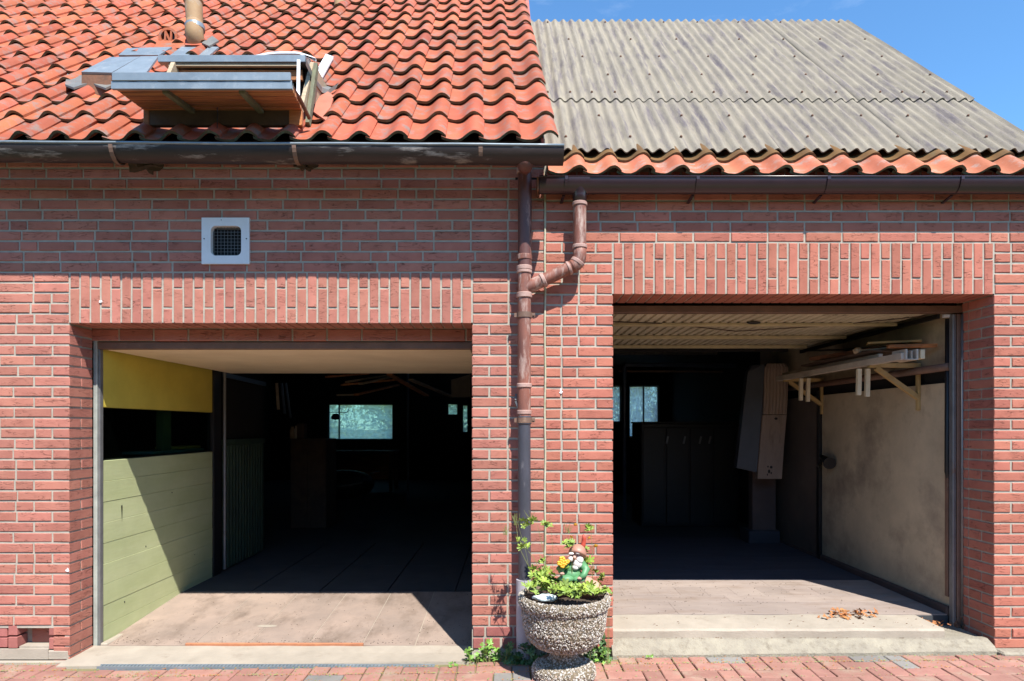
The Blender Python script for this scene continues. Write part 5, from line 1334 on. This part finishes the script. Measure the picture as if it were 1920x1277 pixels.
m = MB(); m.tube([G(1091,1028,.01), G(1094,1020,.012), G(1095,1010,.01), G(1094,1003,.0)], [.018,.013,.012,.006], 10); m.build('hat_tip', GRED, gn, smooth=True)
def hand(x, y, dy, sg):
    m = MB(); c = G(x, y, dy); m.ball(c, .011, 10, 7, (1, .8, 1.0))
    for k in range(4):
        a = c + Vector((sg*.003+(-.008+k*.0052), -.007, .004)); m.tube([a, a+Vector((0,-.007,.003)), a+Vector((0,-.008,-.004-.001*k))], [.0032,.003,.0024], 6)
    a = c + Vector((sg*.009, -.002, .004)); m.tube([a, a+Vector((-sg*.004,-.008,.006))], [.0034,.0026], 6)
    m.build('hand', GSKIN, gn, smooth=True)
hand(1053, 1076, -.055, 1); hand(1087, 1085, -.065, -1)
m = MB(); blob(m, 1056, 1092, -.04, 9, 10, 5); blob(m, 1090, 1093, -.045, 9, 10, 5); m.build('shoes', WOODD, gn, smooth=True)
fb = empty('flower_bunch', G(1056, 1058, -.07), 'bunch of orange yellow clay roses held by the gnome', 'flowers')
for x, y, s_ in ((1054,1048,6), (1050,1056,6), (1059,1055,6.5), (1055,1061,5), (1064,1053,4.5)):
    m = MB(); blob(m, x, y, -.06, s_, s_*.8, s_*.8); 
    c = G(x, y, -.075)
    for k in range(5):
        a = k*1.257; m.ball(c + Vector((math.cos(a)*s_*u*.5, 0, math.sin(a)*s_*u*.5)), s_*u*.5, 8, 6, (1,.6,.8))
    m.build('rose', FLOW, fb, smooth=True)
m = MB(); blob(m, 1049, 1066, -.05, 6, 5, 5); blob(m, 1062, 1063, -.05, 6, 5, 4); m.build('foliage', LIVY, fb, smooth=True)
# stones in the planter
st1 = MB().ball((0,0,0), .058, 16, 10, (1.15,.85,.8), .45, 7).build('stone', TERR, smooth=True); st1.location = P3(1106, 1101, -.36); st1.rotation_euler = (0, R(20), 0); tag(st1, 'terracotta coloured rock leaning behind leaves at the right of the urn', 'stone')
st2 = MB().ball((0,0,0), .045, 16, 9, (1.3,.9,.42), .35, 12).build('stone', mat('white_stone', (.58,.66,.66), (.45,.52,.52), scale=30), smooth=True); st2.location = P3(1022, 1121, -.45); tag(st2, 'flat white stone at the left front of the urn', 'stone')
st3 = MB().ball((0,0,0), .04, 14, 8, (1.3,.9,.5), .35, 3).build('stone', RUST, smooth=True); st3.location = P3(1056, 1104, -.34); tag(st3, 'dark brown clod behind the gnome feet', 'stone')

# ------------------------------------------------------------------ WEEDS at the wall base
def ground_weed(x0, x1, y0, y1, Y_, n_, meshes, nm, lb, sc2=1.0, cat='weed'):
    base = P3((x0+x1)/2, y1, Y_); root = empty(nm, base, lb, cat); B = Vector(base); sm2 = MB()
    for i in range(n_):
        px = lr.uniform(x0, x1); f = lr.random()**1.3; py = y1 - (y1-y0)*f; Yq = Y_ + lr.uniform(-.04, .03)
        q = Vector(P3(px, py, Yq)); q.z = max(q.z, gz(q.x)+.006)
        s_ = sc2*lr.uniform(.6, 1.25); inst('leaf', lr.choice(meshes), root, loc=q-B, rot=lrot(.7), scl=(s_, s_, s_))
        if i % 3 == 0: sm2.tube([(q.x+lr.uniform(-.02,.02), Yq, gz(q.x)-.01), q], [.0018, .001], 4)
    sm2.build('stem', STEM, root)
ground_weed(872, 905, 1218, 1245, -.08, 26, leafB, 'ivy_seedling', 'bright green seedling leaves at the left foot of the brick pier', 1.0)
ground_weed(903, 922, 1205, 1238, -.07, 26, leafB, 'ivy_seedling', 'tallest bright green shoot against the base of the brick pier', 1.05)
ground_weed(925, 936, 1218, 1240, -.07, 12, leafB, 'ivy_seedling', 'small bright shoot just left of the ivy shadow', .95)
ground_weed(945, 1042, 1212, 1262, -.12, 95, leafI, 'ivy', 'dark ivy growing in the shade between downpipe and urn foot', 1.25, 'ivy')
ground_weed(1090, 1140, 1196, 1250, -.09, 62, leafI, 'ivy', 'green ivy climbing the pier corner right of the urn foot', 1.15, 'ivy')
ground_weed(1112, 1142, 1212, 1246, -.12, 24, leafB, 'grass_tuft', 'yellow green tuft at the right of the urn foot', .8)
ground_weed(1140, 1147, 1100, 1128, -.12, 6, leafB, 'climbing_sprig', 'single green sprig beside the urn rim at the doorway edge', .8)
ground_weed(842, 856, 1248, 1258, -.14, 8, leafB, 'small_weed', 'tiny weed at the right end of the drain grating', .55)
ground_weed(1214, 1226, 1222, 1234, -.06, 8, leafB, 'small_weed', 'tiny green weed at the foot of the right threshold', .6)
# moss and dry debris in the paving joints
m = MB(); m2 = MB(); dr_ = random.Random(8)
for i in range(2600):
    x = dr_.uniform(-3.1, 3.1); y = yb(x) - abs(dr_.gauss(0, .12))
    a = round(y/PW)*PW - .05 + dr_.gauss(0, .004) if dr_.random() < .6 else y
    p = Vector((x, min(a, yb(x)-.003), gz(x)+.003)); s_ = dr_.uniform(.002, .006)
    tgt = m if dr_.random() < .55 else m2
    tgt.add([p+Vector((-s_,0,0)), p+Vector((s_,dr_.uniform(-s_,s_),0)), p+Vector((0,s_*.7,s_*.9))], [(0,1,2)])
o = m.build('moss', STEM, kind='stuff'); tag(o, 'scattered moss tufts in the paving joints', 'moss')
o = m2.build('leaf_litter', DLEAF, kind='stuff'); tag(o, 'small dry leaf crumbs scattered over the paving', 'leaf litter')
# dead leaves on the right threshold
dl = [leaf_mesh('dead_leaf', DLEAF, 3, .022, k+40) for k in range(4)]
lroot = []
def leaf_pile(cx0_, cx1_, py0, py1, zf, n_, lb):
    root = empty('dead_leaves', (wx((cx0_+cx1_)/2), .1, zf), lb, 'dead leaves')
    for i in range(n_):
        py = dr_.uniform(py0, py1); H = (EYE-zf)/S; Y_ = D*(H/(py-800)) - D
        c__ = (cx0_+cx1_)/2; px = dr_.gauss(c__, (cx1_-cx0_)/4.5); s_ = dr_.uniform(.5, 1.2)
        inst('leaf', dr_.choice(dl), root, loc=Vector((wx(px, Y_), Y_, zf+dr_.uniform(.003,.02)))-root.location, rot=Euler((dr_.uniform(-.8,.8), dr_.uniform(-.8,.8), dr_.random()*6)), scl=(s_,)*3)
leaf_pile(1540, 1640, 1146, 1160, .19, 60, 'pile of dry orange brown leaves on the right threshold')
leaf_pile(1715, 1782, 1160, 1178, .14, 30, 'dark dry leaves gathered in the shaded right corner of the threshold')
m = MB()
for i in range(90):
    x = dr_.uniform(RX0+.1, 2.6); p = Vector((x, .028-dr_.random()*.01, .133)) if dr_.random() < .6 else Vector((x, dr_.uniform(.06,.3), .1885)); s_ = dr_.uniform(.003, .009)
    m.add([p+Vector((-s_,0,0)), p+Vector((s_,.002,0)), p+Vector((0,-.003,s_*.7))], [(0,1,2)])
o = m.build('leaf_litter', DLEAF, kind='stuff'); tag(o, 'leaf crumbs caught along the right threshold step', 'leaf litter')

# ------------------------------------------------------------------ BEHIND: trees seen through the back windows
def tree(x, y, h, rad, sd, lb):
    root = empty('tree', (x, y, -.14), lb, 'tree', 'trees behind the garages'); r = random.Random(sd)
    m = MB(); m.tube([(x, y, -.2), (x+.05, y, h*.3), (x-.05, y, h*.6)], [.16, .12, .07], 8)
    for k in range(5):
        a = r.random()*6.28; m.tube([(x, y, h*(.25+.06*k)), (x+math.cos(a)*rad*.6, y+math.sin(a)*rad*.6, h*(.5+.06*k))], [.06, .02], 6)
    m.build('trunk', WOODD, root)
    m = MB(); cl_ = [(Vector((r.uniform(-1,1)*rad*.7, r.uniform(-1,1)*rad*.7, h*r.uniform(.12,.95))), rad*r.uniform(.3,.5)) for _ in range(22)]
    for i in range(5200):
        c, cr_ = r.choice(cl_); d = Vector((r.gauss(0,1), r.gauss(0,1), r.gauss(0,1))).normalized()*cr_*r.random()**.4
        p = c + d + Vector((x, y, 0)); s_ = .07*r.uniform(.7,1.4)
        e = Euler((r.random()*3, r.random()*3, r.random()*6)).to_matrix()
        m.add([p + e @ Vector(q) for q in ((-s_,0,0), (0,-s_*.5,0), (s_,0,0), (0,s_*.5,0))], [(0,1,2,3)])
    m.build('crown', TLEAF, root)
for i, (x, y, h, rd) in enumerate(((-8.5, 24, 4.2, 2.2), (-5.6, 25, 4.8, 2.4), (-2.4, 26, 4.4, 2.2), (.6, 25, 3.6, 2.0), (3.6, 26, 4.6, 2.2), (6.6, 25, 3.8, 2.0))):
    tree(x, y, h, rd, i+50, 'leafy tree behind the garages, number of places from the left end: ' + ('first', 'second', 'third', 'fourth', 'fifth', 'last')[i])
for n_ in list(bpy.data.objects):
    if n_.type == 'MESH' and n_.name.startswith('stem') and len(n_.data.vertices) == 0: bpy.data.objects.remove(n_)

# ------------------------------------------------------------------ unseen leafy screen behind the camera, added to block skylight
m = MB(); nn, mm = 60, 14; vv = []; ff = []
for i in range(nn+1):
    for j in range(mm+1):
        a = j/mm*math.pi; x = -16 + 32*i/nn; c = 1.3*math.cos(a); h_ = 4.6*math.sin(a)**.45
        k = .5*noise.noise(Vector((x*.8, j*.7, 2)))+.25*noise.noise(Vector((x*2.4, j*1.9, 7)))
        vv.append((x, -13 + c*(1+k), gz(0)-.2 + h_*(1+.14*k)))
for i in range(nn):
    for j in range(mm): ff.append((i*(mm+1)+j, (i+1)*(mm+1)+j, (i+1)*(mm+1)+j+1, i*(mm+1)+j+1))
m.add(vv, ff); o = m.build('sky_screen', TLEAF2, smooth=True); tag(o, 'unseen dark green leafy screen behind the camera, added to block skylight', 'sky_screen')

# small paint splashes and screw holes on the walls and boards
def splash(name, px, py, r_, lb, M_, Y=-.0035, parts=5, sd=1):
    q = random.Random(sd); m = MB()
    for i in range(parts):
        m.ball((wx(px)+q.gauss(0, r_*.5), Y, wz(py)+q.gauss(0, r_*.5)), r_*q.uniform(.4,.9), 8, 6, (1, .12, 1))
    tag(m.build(name, M_), lb, 'splash')
splash('paint_splash', 1051, 735, .009, 'white splash on the brick pier right of the tall downpipe', WHITE, sd=3)
splash('paint_splash', 189, 565, .007, 'small white splash on the left soldier course', WHITE, sd=5)
splash('mortar_chip', 127, 1070, .010, 'pale mortar chip on the corner of the left pier', WHITE, sd=8)
m = MB()
for y, z in ((.50, .22), (1.1, .9), (.75, .55), (1.45, .35)): m.ball((PX, y, z), .006, 8, 6, (.3,1,1))
m.add([(PX+.0012, .46, .88), (PX+.0012, .475, .88), (PX+.0012, .47, .76)], [(0,1,2)])
tag(m.build('nail_heads', BLACK, bpy.data.objects['plank_partition'], kind='stuff'))

m = MB(); q = random.Random(31)
for i in range(420):
    x = q.uniform(PX+.05, -.28); y = q.choice((LD+.05+abs(q.gauss(0,.05)), q.uniform(.3, 1.3))); z = fz(y)+.001; k = q.uniform(.0015, .005)
    m.add([(x-k,y,z), (x+k,y+q.uniform(-k,k),z), (x,y+k*.8,z+k*.7)], [(0,1,2)])
for i in range(260):
    x = q.uniform(RX0+.02, 2.6); y = q.uniform(.33, 1.2); z = .188; k = q.uniform(.0015, .005)
    m.add([(x-k,y,z), (x+k,y+q.uniform(-k,k),z), (x,y+k*.8,z+k*.7)], [(0,1,2)])
tag(m.build('floor_grit', SOIL, kind='stuff'), 'fine dark grit scattered on the sunlit garage floors', 'grit')
m = MB(); m.lathe([(0,.0015),(.05,.0015),(.058,.0)], 16, M=Matrix.Translation((wx(500,.55), .56, fz(.56))) @ Matrix.Diagonal((1.2,.45,1,1)))
tag(m.build('chalk_mark', CONC), 'short pale worn patch on the sunlit left garage floor', 'mark')
